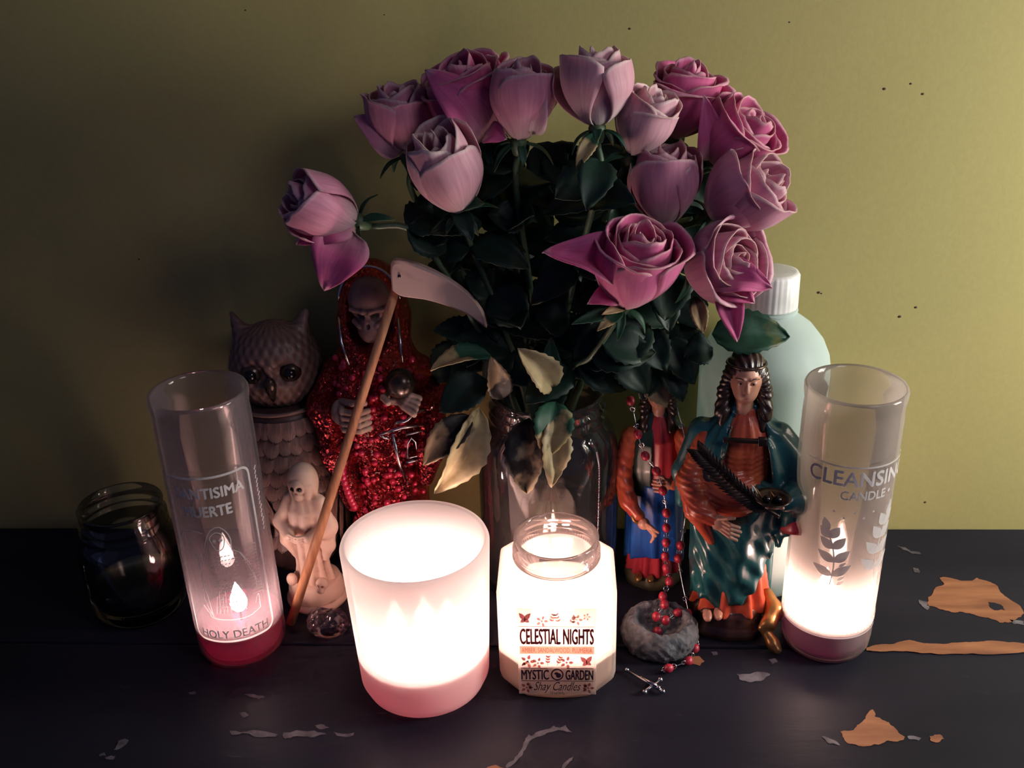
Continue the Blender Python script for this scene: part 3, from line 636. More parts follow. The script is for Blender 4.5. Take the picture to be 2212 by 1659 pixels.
ink(put(lettering('CELESTIAL NIGHTS', 0.0100, 0.0455, 0.025), 0, 0.0430), 'ink_red', 'lettering')
ink(stroke([(-0.0235, 0.0545), (0, 0.0545), (0.0235, 0.0545)], 0.0004), 'ink_rose', 'printed_line')
ink(shape([(-0.0232, 0.0362), (0.0232, 0.0362), (0.0232, 0.0414), (-0.0232, 0.0414)]), 'label_band', 'printed_band', 0.0002)
ink(put(lettering('AMBER, SANDALWOOD, PLUMERIA', 0.0032, 0.0440, 0.0), 0, 0.0373), 'ink_orange', 'lettering', 0.0004)
ink(join(stroke([(-0.0228, 0.0265), (-0.006, 0.0265)], 0.0004), stroke([(0.006, 0.0265), (0.0228, 0.0265)], 0.0004), stroke([(-0.0228, 0.0178), (0.0228, 0.0178)], 0.0004)), 'ink_dark', 'printed_rules')
ink(put(lettering('MYSTIC', 0.0066, 0.0172, 0.03), -0.0140, 0.0188), 'ink_dark', 'lettering')
ink(put(lettering('GARDEN', 0.0066, 0.0172, 0.03), 0.0140, 0.0188), 'ink_dark', 'lettering')
ink(join(stroke([(0.0036 * math.cos(2 * PI * k / 24), 0.0222 + 0.0036 * math.sin(2 * PI * k / 24)) for k in range(24)], 0.0009, True), put(disc(0, 0, 0.0017), 0.0008, 0.0216), leaf_shape(-0.002, 0.0225, 0.003, 0.0008, 0.4)), 'ink_dark', 'emblem')
ink(put(lettering('Shay Candles', 0.0060, 0.0300, 0.0, 0.5), 0, 0.0112), 'ink_dark', 'lettering')
ink(put(lettering('13 oz/369g', 0.0018, 0.0090, 0.0), 0, 0.0085), 'ink_dark', 'lettering')
def butterfly(x, y, s, t):
    return join(*[leaf_shape(x, y, 0.0075 * s, 0.0020 * s, t + a) for a in (0.85, 2.25)], *[leaf_shape(x, y, 0.0045 * s, 0.0016 * s, t + a) for a in (-0.55, -2.55)], stroke([(x, y - 0.002 * s), (x, y + 0.002 * s)], 0.0006))
def bloom(x, y, s): return join(*[leaf_shape(x + 0.0011 * s * math.cos(k * 1.257), y + 0.0011 * s * math.sin(k * 1.257), 0.0026 * s, 0.0008 * s, k * 1.257, 5) for k in range(5)], disc(x, y, 0.0006 * s, 8))
def twig(x, y, s, a): return join(stroke([(x, y), (x + 0.008 * s * math.cos(a), y + 0.008 * s * math.sin(a))], 0.0003), *[leaf_shape(x + 0.0022 * s * k * math.cos(a), y + 0.0022 * s * k * math.sin(a), 0.0028 * s, 0.0007 * s, a + d) for k in (1, 2, 3) for d in (0.8, -0.8)])
ink(butterfly(-0.0195, 0.0590, 0.75, 0.0), 'ink_wine', 'printed_butterfly')
ink(butterfly(0.0185, 0.0305, 0.75, 0.1), 'ink_wine', 'printed_butterfly')
ink(join(bloom(-0.009, 0.0580, 1.1), bloom(0.0185, 0.0610, 0.7), bloom(0.0125, 0.0590, 1.0), twig(-0.004, 0.0565, 0.8, 1.2), twig(0.002, 0.0560, 0.9, 1.9), twig(0.008, 0.0560, 0.8, 1.0)), 'ink_rose', 'printed_flowers')
ink(join(bloom(-0.0185, 0.0310, 1.3), bloom(-0.012, 0.0300, 1.1), bloom(0.006, 0.0305, 1.2), twig(-0.006, 0.0285, 0.8, 1.5), twig(0.0, 0.0285, 0.8, 1.2), twig(-0.022, 0.0285, 0.6, 0.5)), 'ink_wine', 'printed_flowers')
ink(join(bloom(0.0195, 0.0130, 1.1), bloom(-0.0195, 0.0130, 1.1), twig(0.0165, 0.011, 0.6, 1.2), twig(-0.0165, 0.011, 0.6, 1.9)), 'ink_wine', 'printed_flowers')

# ------------------------------------------------------------------ vase of roses
VX, VY = at(1185, 1040, 0.613).x, 0.613
vase = thing('mason_jar_vase', 'clear glass screw-neck jar of water holding the pink roses', 'vase', (VX, VY, 0))
RV, HV = 0.0505, 0.160
vp = [(0, 0.0), (RV * 0.80, 0.0), (RV * 0.95, 0.003), (RV, 0.010), (RV * 1.005, 0.05), (RV, 0.105), (RV * 0.985, 0.118), (RV * 0.93, 0.128), (RV * 0.84, 0.1345), (0.0405, 0.1375), (0.0402, 0.140), (0.0415, 0.1415), (0.0415, 0.1432), (0.0398, 0.1448), (0.0398, 0.1465), (0.0412, 0.148), (0.0412, 0.1495), (0.0396, 0.151), (0.0396, 0.1565), (0.0402, 0.1585), (0.0394, HV), (0.0378, HV - 0.0008), (0.0372, 0.156), (0.0372, 0.139), (RV * 0.80, 0.132), (RV * 0.89, 0.126), (RV * 0.94, 0.117), (RV * 0.955, 0.105), (RV * 0.955, 0.012), (RV * 0.9, 0.006), (0, 0.0055)]
part('glass', lathe(vp, 72), M['vase_glass'], vase)
part('water', lathe([(0, 0.0062), (RV * 0.885, 0.0068), (RV * 0.945, 0.0125), (RV * 0.945, 0.098), (RV * 0.93, 0.0972), (0, 0.097)], 60), M['water'], vase)

def hug(a, b, k): return a + (b - a) * k
def petal_mesh(name, i, n, R, Hh, openness, phi, material, seed, droop=0.0):
    f = i / (n - 1); rl = R * (0.16 + 0.84 * f ** 0.75); W_ = 2.3 - 1.15 * f ** 0.6
    hl = Hh * (0.93 + 0.07 * math.sin(seed * 1.7) - 0.10 * f * openness)
    close = max(0.0, 0.48 * (1 - openness * f)); curl = (0.10 + 0.55 * openness) * f
    sp = 0.09 * (1 if seed % 2 else -1) if f > 0.25 else 0.16
    def fn(u, v):
        vt = 1 - 0.26 * abs(u) ** 2.4 + 0.05 * math.exp(-(u / 0.16) ** 2) + 0.03 * noise.noise((u * 2.5, seed * 3.1, 0)); vv = v * vt
        r = rl * (1 - (1 - min(vv, 1)) ** 2.3) ** 0.62 if vv > 0 else 0
        r *= 1 - close * max(vv - 0.42, 0) ** 1.6 * 1.9
        lip = max(0.0, (vv - 0.72) / 0.28)
        r += rl * curl * lip ** 2 * (0.55 + 0.45 * abs(u)) + rl * droop * vv ** 2 * 1.1
        z = hl * (vv ** 0.92) - hl * curl * 0.42 * lip ** 2.4 - hl * droop * vv ** 2 * 0.75
        w_ = W_ * (0.42 + 0.58 * math.sin(PI * min(vv, 0.78) / 1.56))
        a = phi + u * w_
        cr = noise.noise((u * 1.8 + seed * 7.3, vv * 2.2, seed)) * 0.09 * vv + noise.noise((u * 6 + seed, vv * 5, seed + 9)) * 0.035 * max(0, vv - 0.5)
        r = r * (1 + sp * u) + R * cr
        z += Hh * 0.02 * noise.noise((u * 5, seed * 2.2, 3)) * lip
        return r * math.cos(a), r * math.sin(a), z
    V, F, uv = sheet(fn, 14, 13)
    return mesh(name, V, F, material, True, uv)
def blade_mesh(base, tip, up, width, fold=0.25, bend=0.15, serr=0.0, seed=0, wavy=0.06, nu=6, nv=12, wide=0.8):
    """a leaf or a loose petal from base to tip; up is the side its face looks to"""
    b, t = Vector(base), Vector(tip); d = t - b; L = d.length; y = d.normalized(); z = Vector(up); z = (z - y * z.dot(y)).normalized(); x = y.cross(z)
    def fn(u, v):
        w_ = width / 2 * (math.sin(PI * min(1, max(0.0, v)) ** wide) ** 0.75 if 0 < v < 1 else 0) * (1 - 0.15 * v)
        if serr and abs(u) > 0.99: w_ *= 1 + serr * (1 if round(v * nv) % 2 else -1)
        h = fold * abs(u) * w_ + bend * L * (math.sin(PI * v) * 0.9) + wavy * width * noise.noise((u * 1.5 + seed, v * 3, seed * 1.3))
        return b + y * (L * v) + x * (u * w_) + z * h
    return sheet(fn, nu, nv)
def solid(o, th=0.0005):
    s = o.modifiers.new('thickness', 'SOLIDIFY'); s.thickness = th; s.offset = 0; return o
CAMP = Vector((0, 0, CAMH))
def rose(label, base, tip, wpx, openness, material, seed, n=15, mouth=(0, 0), bottom=(0, 0), bow=(0, 0, 0), leaves=8, sepal=True, curl_out=0):
    b, t = at(*base), at(*tip); ax = (t - b); Hh = ax.length; d = ax.normalized()
    foot = Vector((VX + bottom[0], VY + bottom[1], 0.009))
    root = thing('rose', label, 'rose', foot, 0, 'pink roses in the jar')
    R = metres(wpx * 1.14, (b + t) / 2) / 2
    Q = frame(d, (0.2, -0.3, 1)); off = b - foot
    r_ = random.Random(seed)
    k0 = r_.random() * 6.28
    for i in range(n):
        outer = i >= n - curl_out
        me = petal_mesh('petal', i, n, R, Hh * (1.0 if i > 2 else 0.96), openness * (1.25 if outer else 1), k0 + i * 2.399, M[material], seed * 31 + i, 0.75 if outer else 0.0)
        o = link('petal', me, root, off, Q.to_euler()); solid(o, 0.0006)
    # hip, sepals, stem
    part('hip', move(lathe([(0, -0.010), (0.0028, -0.0085), (0.0046, -0.004), (0.0052, 0.0), (0.004, 0.003), (0, 0.004)], 12), b, Q), M['stem'], root, world=True)
    if sepal:
        for k in range(5):
            a = k * 1.2566 + seed; dr = Q @ Vector((math.cos(a), math.sin(a), 0)); dn = -d * r_.uniform(0.2, 1.0) + dr * 0.8
            V, F, uv = blade_mesh(b + dr * 0.003 - d * 0.001, b + dr * 0.003 + dn.normalized() * r_.uniform(0.014, 0.024), d, 0.006, 0.3, 0.15, seed=seed + k)
            solid(part('sepal', (V, F), M['leaf'], root, True, True, uv))
    mo = Vector((VX + mouth[0], VY + mouth[1], HV + 0.004))
    s0 = b - d * 0.009; s1 = b - d * 0.03 + Vector(bow)
    P = smooth_path([s0, s1, hug(s1, mo, 0.55) + Vector((0, 0, 0.008)), mo, hug(mo, foot, 0.5), foot], 26)
    part('stem', tube(P, [0.0019 + 0.0006 * i / 25 for i in range(26)], 8), M['stem'], root, world=True)
    for k in range(leaves):
        i = 3 + int(k * 11 / leaves) + r_.randint(0, 1); p = P[i]; a = r_.uniform(0, 6.28)
        dr = Vector((math.cos(a), math.sin(a) * 0.7 + 0.25, r_.uniform(-0.7, 0.25))).normalized()
        tipp = p + dr * r_.uniform(0.030, 0.046)
        tipp.y = min(tipp.y, WALLY - 0.012)
        if tipp.x < VX - 0.03: tipp.y = max(tipp.y, 0.592)
        tipp.x = max(min(tipp.x, VX + 0.078), VX - 0.068)
        V, F, uv = blade_mesh(p, tipp, Vector((r_.uniform(-.4, .4), -0.7, 0.7)), r_.uniform(0.022, 0.032), 0.3, 0.1, 0.05, seed + k)
        solid(part('leaf', (V, F), M['leaf_dark'], root, True, True, uv))
    return root
def add_leaf(root, base, tip, width, material, up=None, fold=0.3, bend=0.12, serr=0.05, seed=1, name='leaf', wavy=0.08, wide=0.8):
    b, t = at(*base), at(*tip); u = Vector(up) if up else (CAMP - (b + t) / 2).normalized() + Vector((0, 0, 0.5))
    V, F, uv = blade_mesh(b, t, u, metres(width, (b + t) / 2), fold, bend, serr, seed, wavy, 8, 16, wide)
    return solid(part(name, (V, F), M[material], root, True, True, uv), 0.0006)

R1 = rose('dusty pink rosebud nodding far out to the left of the bouquet', (772, 478, 0.570), (612, 418, 0.548), 152, 0.12, 'petal_dusty', 1, 13, (-0.026, -0.010), (0.016, 0.02), (0.01, 0, 0.002))
R2 = rose('shadowed dusty rose at the upper left, behind the pale bud', (880, 335, 0.612), (850, 172, 0.606), 150, 0.25, 'petal_dusty', 2, 14, (-0.022, 0.010), (0.02, 0.01))
R3 = rose('plump pale rosebud with creamy side, second from the left', (992, 458, 0.578), (925, 278, 0.556), 168, 0.10, 'petal_pale', 3, 12, (-0.015, -0.016), (0.01, 0.022), (0, 0.004, -0.004))
R4 = rose('half open pink rose behind, top left of the bouquet', (1050, 305, 0.615), (975, 112, 0.603), 190, 0.55, 'petal_hot', 4, 15, (-0.012, 0.018), (0.012, -0.01))
R5 = rose('tall mauve pink rose at top centre with ragged right petal', (1120, 305, 0.588), (1130, 122, 0.580), 150, 0.18, 'petal_dusty', 5, 14, (-0.004, 0.004), (0.0, 0.018))
R6 = rose('upright pale pink rose at the very top with green hip below', (1290, 276, 0.570), (1284, 95, 0.574), 172, 0.22, 'petal_pale', 6, 14, (0.004, -0.004), (-0.01, 0.016))
R7 = rose('small faded rose squeezed right of the topmost rose', (1362, 335, 0.586), (1432, 185, 0.576), 140, 0.30, 'petal_pale', 7, 14, (0.010, 0.010), (-0.012, -0.006))
R8 = rose('deep pink flaring rose against the wall at upper right', (1455, 300, 0.622), (1500, 122, 0.614), 160, 0.60, 'petal_hot', 8, 15, (0.014, 0.022), (-0.018, -0.012))
R9 = rose('bright magenta rose leaning right, highest on the right side', (1535, 350, 0.606), (1655, 240, 0.590), 180, 0.40, 'petal_hot', 9, 15, (0.022, 0.014), (-0.02, 0.004))
R10 = rose('dim crumpled rose in the shade between the right-hand roses', (1432, 490, 0.580), (1442, 305, 0.578), 165, 0.20, 'petal_dusty', 10, 14, (0.012, -0.006), (-0.014, 0.012))
R11 = rose('large soft pink rose pointing right with rolled pale lips', (1532, 465, 0.582), (1700, 375, 0.560), 185, 0.30, 'petal_dusty', 11, 14, (0.024, 0.002), (-0.022, -0.004))
R12 = rose('fully open pink rose with visible spiral, lowest in front', (1345, 660, 0.550), (1405, 482, 0.527), 186, 0.46, 'petal_hot', 12, 18, (0.006, -0.022), (-0.004, 0.024), (-0.012, 0.004, -0.012))
R13 = rose('wilting rose with drooping torn petals above the saint figures', (1490, 575, 0.566), (1625, 555, 0.532), 185, 0.45, 'petal_dusty', 13, 16, (0.020, -0.016), (-0.018, 0.014), (0, 0, -0.004))
# petals hanging loose from their roses
def loose(root, b, t, w, m_='petal_hot', **k): return add_leaf(root, b, t, w, m_, serr=0, name='petal', **{'fold': 0.25, 'bend': 0.18, 'wavy': 0.12, 'wide': 0.62, **k})
loose(R1, (762, 500, 0.560), (700, 628, 0.545), 130, seed=3)
loose(R1, (765, 478, 0.566), (640, 528, 0.553), 92, seed=5)
loose(R12, (1318, 585, 0.540), (1172, 545, 0.525), 118, seed=7, fold=0.7, wide=0.5)
loose(R12, (1330, 640, 0.538), (1270, 655, 0.528), 60, seed=8)
loose(R13, (1560, 610, 0.545), (1592, 738, 0.535), 62, seed=9, fold=0.7)
loose(R13, (1545, 600, 0.540), (1668, 622, 0.528), 90, seed=10, fold=0.5)
loose(R13, (1560, 615, 0.542), (1630, 655, 0.53), 74, seed=11)
loose(R9, (1540, 345, 0.596), (1520, 205, 0.588), 70, seed=12, fold=0.5)
loose(R4, (1050, 300, 0.595), (920, 150, 0.590), 130, seed=13, bend=0.25)
loose(R4, (1050, 290, 0.588), (1095, 300, 0.58), 60, seed=14)
loose(R5, (1150, 290, 0.576), (1180, 190, 0.572), 60, 'petal_pale', seed=15)
loose(R2, (870, 330, 0.60), (765, 252, 0.600), 90, 'petal_dusty', seed=16)
# foliage that shows
add_leaf(R13, (1538, 722, 0.576), (1706, 728, 0.574), 108, 'leaf', up=(0.1, -0.75, 0.6), seed=21, bend=0.10)
add_leaf(R13, (1540, 752, 0.560), (1478, 770, 0.560), 80, 'leaf_dark', seed=22)
add_leaf(R12, (1195, 842, 0.565), (1118, 752, 0.560), 78, 'leaf_dry', seed=23, fold=0.8)
add_leaf(R12, (1200, 868, 0.560), (1178, 992, 0.538), 92, 'leaf_tip', up=(0.1, -1, 0.35), seed=24, fold=0.6, bend=0.16)
add_leaf(R3, (1140, 905, 0.555), (1140, 1066, 0.538), 96, 'leaf_black', up=(-0.2, -1, 0.3), seed=25, fold=0.5, wavy=0.2)
add_leaf(R12, (1195, 900, 0.552), (1190, 1052, 0.535), 70, 'leaf_dry', up=(0.3, -1, 0.3), seed=26, fold=0.6, wavy=0.2)
add_leaf(R1, (1035, 880, 0.570), (938, 1066, 0.548), 88, 'leaf_dry', up=(0.4, -1, 0.2), seed=27, fold=0.9, wavy=0.2, bend=0.2)
add_leaf(R1, (1020, 900, 0.562), (915, 1005, 0.548), 76, 'leaf_black', seed=28, fold=0.5)
add_leaf(R1, (1060, 770, 0.575), (930, 800, 0.560), 70, 'leaf_tip', seed=29, fold=0.5, up=(0, -0.3, 1))
add_leaf(R2, (1050, 820, 0.572), (950, 890, 0.562), 92, 'leaf_dark', seed=30)
add_leaf(R5, (1190, 830, 0.57), (1190, 728, 0.575), 48, 'leaf', seed=31)
add_leaf(R2, (1085, 860, 0.568), (1060, 770, 0.560), 60, 'leaf_black', seed=32)
add_leaf(R3, (1000, 445, 0.572), (1045, 440, 0.562), 40, 'leaf', seed=33); add_leaf(R3, (990, 455, 0.574), (1020, 520, 0.562), 48, 'leaf_dark', seed=34)
add_leaf(R6, (1288, 288, 0.566), (1245, 365, 0.556), 40, 'leaf_tip', seed=35)
add_leaf(R7, (1330, 420, 0.58), (1265, 425, 0.575), 46, 'leaf_tip', seed=36)
add_leaf(R12, (1345, 675, 0.548), (1235, 700, 0.535), 36, 'leaf', seed=37); add_leaf(R12, (1345, 672, 0.545), (1290, 715, 0.533), 32, 'leaf_tip', seed=38); add_leaf(R12, (1350, 665, 0.542), (1300, 680, 0.53), 24, 'leaf_dry', seed=39)
add_leaf(R13, (1500, 640, 0.556), (1520, 720, 0.552), 40, 'leaf_black', seed=40)
add_leaf(R11, (1400, 700, 0.575), (1320, 790, 0.562), 100, 'leaf_dark', seed=41); add_leaf(R10, (1380, 720, 0.575), (1440, 800, 0.560), 90, 'leaf_dark', seed=42)
add_leaf(R8, (1330, 760, 0.575), (1400, 850, 0.570), 90, 'leaf_dark', seed=43); add_leaf(R9, (1440, 730, 0.58), (1500, 830, 0.575), 76, 'leaf_dark', seed=44)
add_leaf(R9, (1390, 790, 0.590), (1440, 880, 0.580), 76, 'leaf_black', seed=45); add_leaf(R8, (1420, 780, 0.588), (1385, 865, 0.578), 66, 'leaf_dark', seed=46); add_leaf(R10, (1440, 780, 0.585), (1475, 868, 0.574), 60, 'leaf_dark', seed=47)
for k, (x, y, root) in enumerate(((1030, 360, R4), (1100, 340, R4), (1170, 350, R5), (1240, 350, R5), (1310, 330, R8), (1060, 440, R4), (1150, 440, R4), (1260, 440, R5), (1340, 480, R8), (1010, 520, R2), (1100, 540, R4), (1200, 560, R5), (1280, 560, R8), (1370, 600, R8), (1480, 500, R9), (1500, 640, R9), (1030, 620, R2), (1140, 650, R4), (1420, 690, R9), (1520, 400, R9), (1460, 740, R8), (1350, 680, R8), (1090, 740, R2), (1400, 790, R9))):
    add_leaf(root, (x - 50 + 20 * (k % 3), y - 40, 0.648), (x + 45 - 30 * (k % 2), y + 70, 0.640), 100, 'leaf_dark', up=(0.1, -1, 0.2), seed=100 + k)  # dark leaves added at the back, standing in for shade in the gaps
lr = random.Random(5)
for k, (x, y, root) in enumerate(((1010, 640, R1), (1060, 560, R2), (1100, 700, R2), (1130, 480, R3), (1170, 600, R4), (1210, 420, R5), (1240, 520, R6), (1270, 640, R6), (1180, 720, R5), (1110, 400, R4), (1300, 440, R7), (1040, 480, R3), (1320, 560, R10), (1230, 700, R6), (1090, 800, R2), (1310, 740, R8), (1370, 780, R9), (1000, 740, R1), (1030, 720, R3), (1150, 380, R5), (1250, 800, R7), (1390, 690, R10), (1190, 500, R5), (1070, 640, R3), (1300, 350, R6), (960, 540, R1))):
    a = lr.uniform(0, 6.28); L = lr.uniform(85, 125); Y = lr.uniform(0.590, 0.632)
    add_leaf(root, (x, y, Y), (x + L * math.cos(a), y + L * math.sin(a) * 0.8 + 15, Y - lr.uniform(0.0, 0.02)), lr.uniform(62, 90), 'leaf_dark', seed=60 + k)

# ------------------------------------------------------------------ milky plastic bottle
bo = thing('plastic_bottle', 'milky translucent plastic bottle with white ribbed cap behind the saint', 'bottle', (0.1385, 0.6285, 0))
rb_ = 0.0445
part('body', lathe([(0, 0.0), (rb_ * 0.9, 0.0), (rb_ * 0.985, 0.002), (rb_, 0.006), (rb_, 0.168), (rb_ * 0.99, 0.172), (rb_ * 0.985, 0.174), (rb_ * 0.96, 0.180), (rb_ * 0.86, 0.190), (rb_ * 0.68, 0.200), (rb_ * 0.47, 0.2070), (0.0170, 0.2105), (0.0150, 0.2125), (0.0150, 0.226), (0, 0.226)], 64), M['bottle'], bo)
part('cap', lathe([(0.0160, 0.2135), (0.0182, 0.2137), (0.0184, 0.2150), (0.0180, 0.2365), (0.0172, 0.2385), (0.0150, 0.2392), (0, 0.2392)], 120, lambda a, z: 1 + (0.018 if 0.2145 < z < 0.237 and math.sin(30 * a) > 0 else 0)), M['cap'], bo, True)
part('collar', lathe([(0.0188, 0.2108), (0.0192, 0.2118), (0.0190, 0.2128), (0.0160, 0.2132)], 48), M['bottle'], bo)

# ------------------------------------------------------------------ small dark jar
sj = thing('squat_jar', 'small unlit squat glass jar in the dark at far left', 'jar', (-0.3175, 0.5765, 0))
part('glass', lathe([(0, 0), (0.026, 0), (0.031, 0.002), (0.0345, 0.008), (0.0355, 0.018), (0.0355, 0.050), (0.0345, 0.058), (0.0325, 0.064), (0.0300, 0.068), (0.0295, 0.070), (0.0308, 0.0712), (0.0308, 0.0728), (0.0292, 0.074), (0.0292, 0.076), (0.0306, 0.0775), (0.0306, 0.079), (0.0290, 0.080), (0.0288, 0.086), (0.0294, 0.0885), (0.0286, 0.090), (0.0268, 0.089), (0.0264, 0.085), (0.0264, 0.070), (0.030, 0.062), (0.0325, 0.052), (0.0328, 0.018), (0.031, 0.010), (0, 0.008)], 64), M['clear'], sj)
part('oil', lathe([(0, 0.0086), (0.0305, 0.0106), (0.0322, 0.018), (0.0322, 0.024), (0, 0.0235)], 48), M['dark_liquid'], sj)

# ------------------------------------------------------------------ owl jar
ow = thing('owl_jar', 'brown glazed owl shaped jar with lid head in the shadow', 'ornament', (-0.2110, 0.6405, 0), 0.12)
def orad(z): return float(np.interp(z, (0, 0.006, 0.02, 0.05, 0.085, 0.115, 0.135, 0.141), (0.022, 0.0275, 0.0285, 0.0315, 0.0345, 0.0350, 0.0320, 0.0300)))
part('body', lathe([(0, 0)] + [(orad(z), z) for z in np.linspace(0, 0.141, 24)] + [(0, 0.141)], 48), M['owl_body'], ow)
part('lid_rim', move(torus(0.0312, 0.0016, 48, 8), (0, 0, 0.1415)), M['feather'], ow)
fh = Field((-0.044, -0.044, 0.138), (0.044, 0.044, 0.215), 0.0013)
fh.add(fh.ell((0, 0, 0.168), (0.0335, 0.031, 0.033))).add(fh.ell((0, -0.008, 0.180), (0.026, 0.022, 0.022)), 0.006)
for s in (-1, 1):
    fh.add(fh.cone((s * 0.019, -0.004, 0.192), (s * 0.026, -0.001, 0.209), 0.008, 0.002), 0.005)
    fh.cut(fh.ell((s * 0.0135, -0.031, 0.172), (0.0115, 0.006, 0.0115)), 0.002)
fh.cut(fh.z - 0.1425)
th = np.arctan2(fh.y, fh.x); fh.f += 0.0007 * np.sin(th * 26 + np.floor(fh.z / 0.006) * 3.14) * np.abs(np.sin(fh.z / 0.006 * PI))
hd = part('head', fh.skin(), M['feather'], ow)
for s in (-1, 1):
    e = part('eye', ball(0.0085, (s * 0.0135, -0.0215, 0.172), 20, 12), M['gilt_dark'], hd)
    part('pupil', ball(0.0050, (s * 0.0138, -0.0268, 0.172), 14, 8), M['black_gloss'], hd)
part('beak', move(lathe([(0, -0.013), (0.0016, -0.010), (0.0036, -0.003), (0.0046, 0.003), (0.003, 0.008), (0, 0.010)], 14), (0, -0.0315, 0.163), Matrix.Rotation(0.25, 3, 'X')), M['gilt_dark'], hd)
V, F, uv = sheet(lambda u, v: ((u * 0.0062 * (1 - 0.75 * max(0, v - 0.45) ** 1.6) * math.sqrt(max(0.05, 1 - max(0, (v - 0.55) / 0.45) ** 2.2)), -0.0012 - 0.0046 * v + 0.0007 * abs(math.sin(u * 9)) * v + 0.0010 * u * u, -0.0135 * v)), 12, 6)
fmesh = mesh('feather', V, F, M['plume'], True, uv); first = True
for row in range(9):
    z = 0.136 - row * 0.0118; n = 17
    for k in range(n):
        a = -PI / 2 + (k + 0.5 * (row % 2) - n / 2 + 0.5) * 0.235
        if abs(a + PI / 2) > 1.95: continue
        r = orad(z) + 0.0004
        o = link('feather', fmesh, ow, (r * math.cos(a), r * math.sin(a), z), (-0.10, rnd.uniform(-0.06, 0.06), a + PI / 2)); o.scale = (1 + rnd.uniform(-.08, .08),) * 3
        solid(o, 0.0008) if first else None; first = False
Vw, Fw, uvw = sheet(lambda u, v: (u * 0.0042 * math.sqrt(max(0.03, 1 - max(0, (v - 0.6) / 0.4) ** 2)), -0.0016 - 0.0016 * v + 0.0005 * math.cos(u * 14), -0.046 * v), 10, 8)
wmesh = mesh('wing_feather', Vw, Fw, M['plume'], True, uvw)
for s in (-1, 1):                                       # folded wings with long flight feathers
    for k in range(7):
        a = -PI / 2 + s * (0.62 + 0.16 * k); r = orad(0.085) + 0.0020 + 0.0006 * k
        o = link('wing_feather', wmesh, ow, (r * math.cos(a), r * math.sin(a), 0.088 - 0.004 * k), (0.04, s * (0.46 - 0.05 * k), a + PI / 2))

# ------------------------------------------------------------------ small ivory robed skeleton figurine
fg = thing('skeleton_figurine', 'small ivory hooded skeleton figurine on a round base before the owl', 'figurine', (-0.1870, 0.5868, 0), -0.25)
part('base', lathe([(0, 0), (0.0215, 0), (0.0225, 0.0025), (0.0222, 0.0055), (0.0205, 0.0070), (0.0208, 0.0085), (0.0205, 0.0135), (0.0190, 0.0155), (0.0185, 0.0185), (0.0170, 0.0200), (0, 0.0205)], 48, lambda a, z: 1 + 0.012 * math.sin(7 * a + z * 300)), M['ivory'], fg)
g = Field((-0.026, -0.026, 0.014), (0.026, 0.024, 0.117), 0.0008)
g.add(g.robe([(0.016, 0.0150), (0.03, 0.0120), (0.05, 0.0115), (0.068, 0.0145), (0.080, 0.0140), (0.090, 0.0095), (0.098, 0.0085)], ((9, 0.4, 0.0003, 0.0011, 20), (5, 2.0, 0.0002, 0.0007, -12)), 1.0, 0.82))
g.add(g.ell((0, 0.001, 0.1015), (0.0108, 0.0108, 0.0135)), 0.005)                                   # hood
for s in (-1, 1):
    g.add(g.chain([(s * 0.011, 0.000, 0.086), (s * 0.0185, -0.004, 0.068), (s * 0.008, -0.0145, 0.0635)], (0.0052, 0.0062, 0.0040), 0.003), 0.003)
    g.add(g.chain([(s * 0.0175, -0.002, 0.070), (s * 0.0165, -0.004, 0.052), (s * 0.013, -0.003, 0.040)], (0.0055, 0.0050, 0.0022)), 0.003)   # hanging sleeves
    for k in range(3): g.add(g.cone((s * 0.006, -0.0165, 0.066 - 0.0022 * k), (s * 0.001, -0.0185, 0.0655 - 0.0022 * k), 0.0012, 0.0011), 0.0006)
g.cut(g.ell((0, -0.0115, 0.0985), (0.0072, 0.0060, 0.0098)), 0.0015)
g.add(g.ell((0, -0.0052, 0.1005), (0.0066, 0.0066, 0.0070)), 0.0008).add(g.ell((0, -0.0072, 0.0935), (0.0040, 0.0040, 0.0040)), 0.0015)
for s in (-1, 1): g.cut(g.ell((s * 0.0028, -0.0112, 0.1000), (0.0022, 0.0030, 0.0021)), 0.0005)
g.cut(g.ell((0, -0.0115, 0.0965), (0.0009, 0.0018, 0.0013)), 0.0004)
for k in range(7): g.cut(g.cone((-0.006 + k * 0.002, -0.0120, 0.058), (-0.008 + k * 0.0027, -0.0165, 0.024), 0.0003, 0.0006), 0.0006)
part('figure', g.skin(), M['ivory'], fg)
g2 = Field((-0.02, -0.026, 0.016), (0.024, 0.0, 0.040), 0.0007)
g2.add(g2.ell((0.013, -0.0135, 0.0245), (0.0048, 0.0045, 0.0046))).add(g2.ell((0.013, -0.0160, 0.0205), (0.003, 0.003, 0.0026)), 0.001)
for s in (-1, 1): g2.cut(g2.ell((0.013 + s * 0.0019, -0.0178, 0.0243), (0.0013, 0.0018, 0.0013)), 0.0003)
g2.add(g2.ell((-0.012, -0.0130, 0.0235), (0.0040, 0.0036, 0.0052)), 0.001)
part('base_skull', g2.skin(), M['ivory'], fg)
part('eye_socket', join(ball(0.0014, (-0.0028, -0.0100, 0.1000), 8, 6), ball(0.0014, (0.0028, -0.0100, 0.1000), 8, 6)), M['black_gloss'], fg)

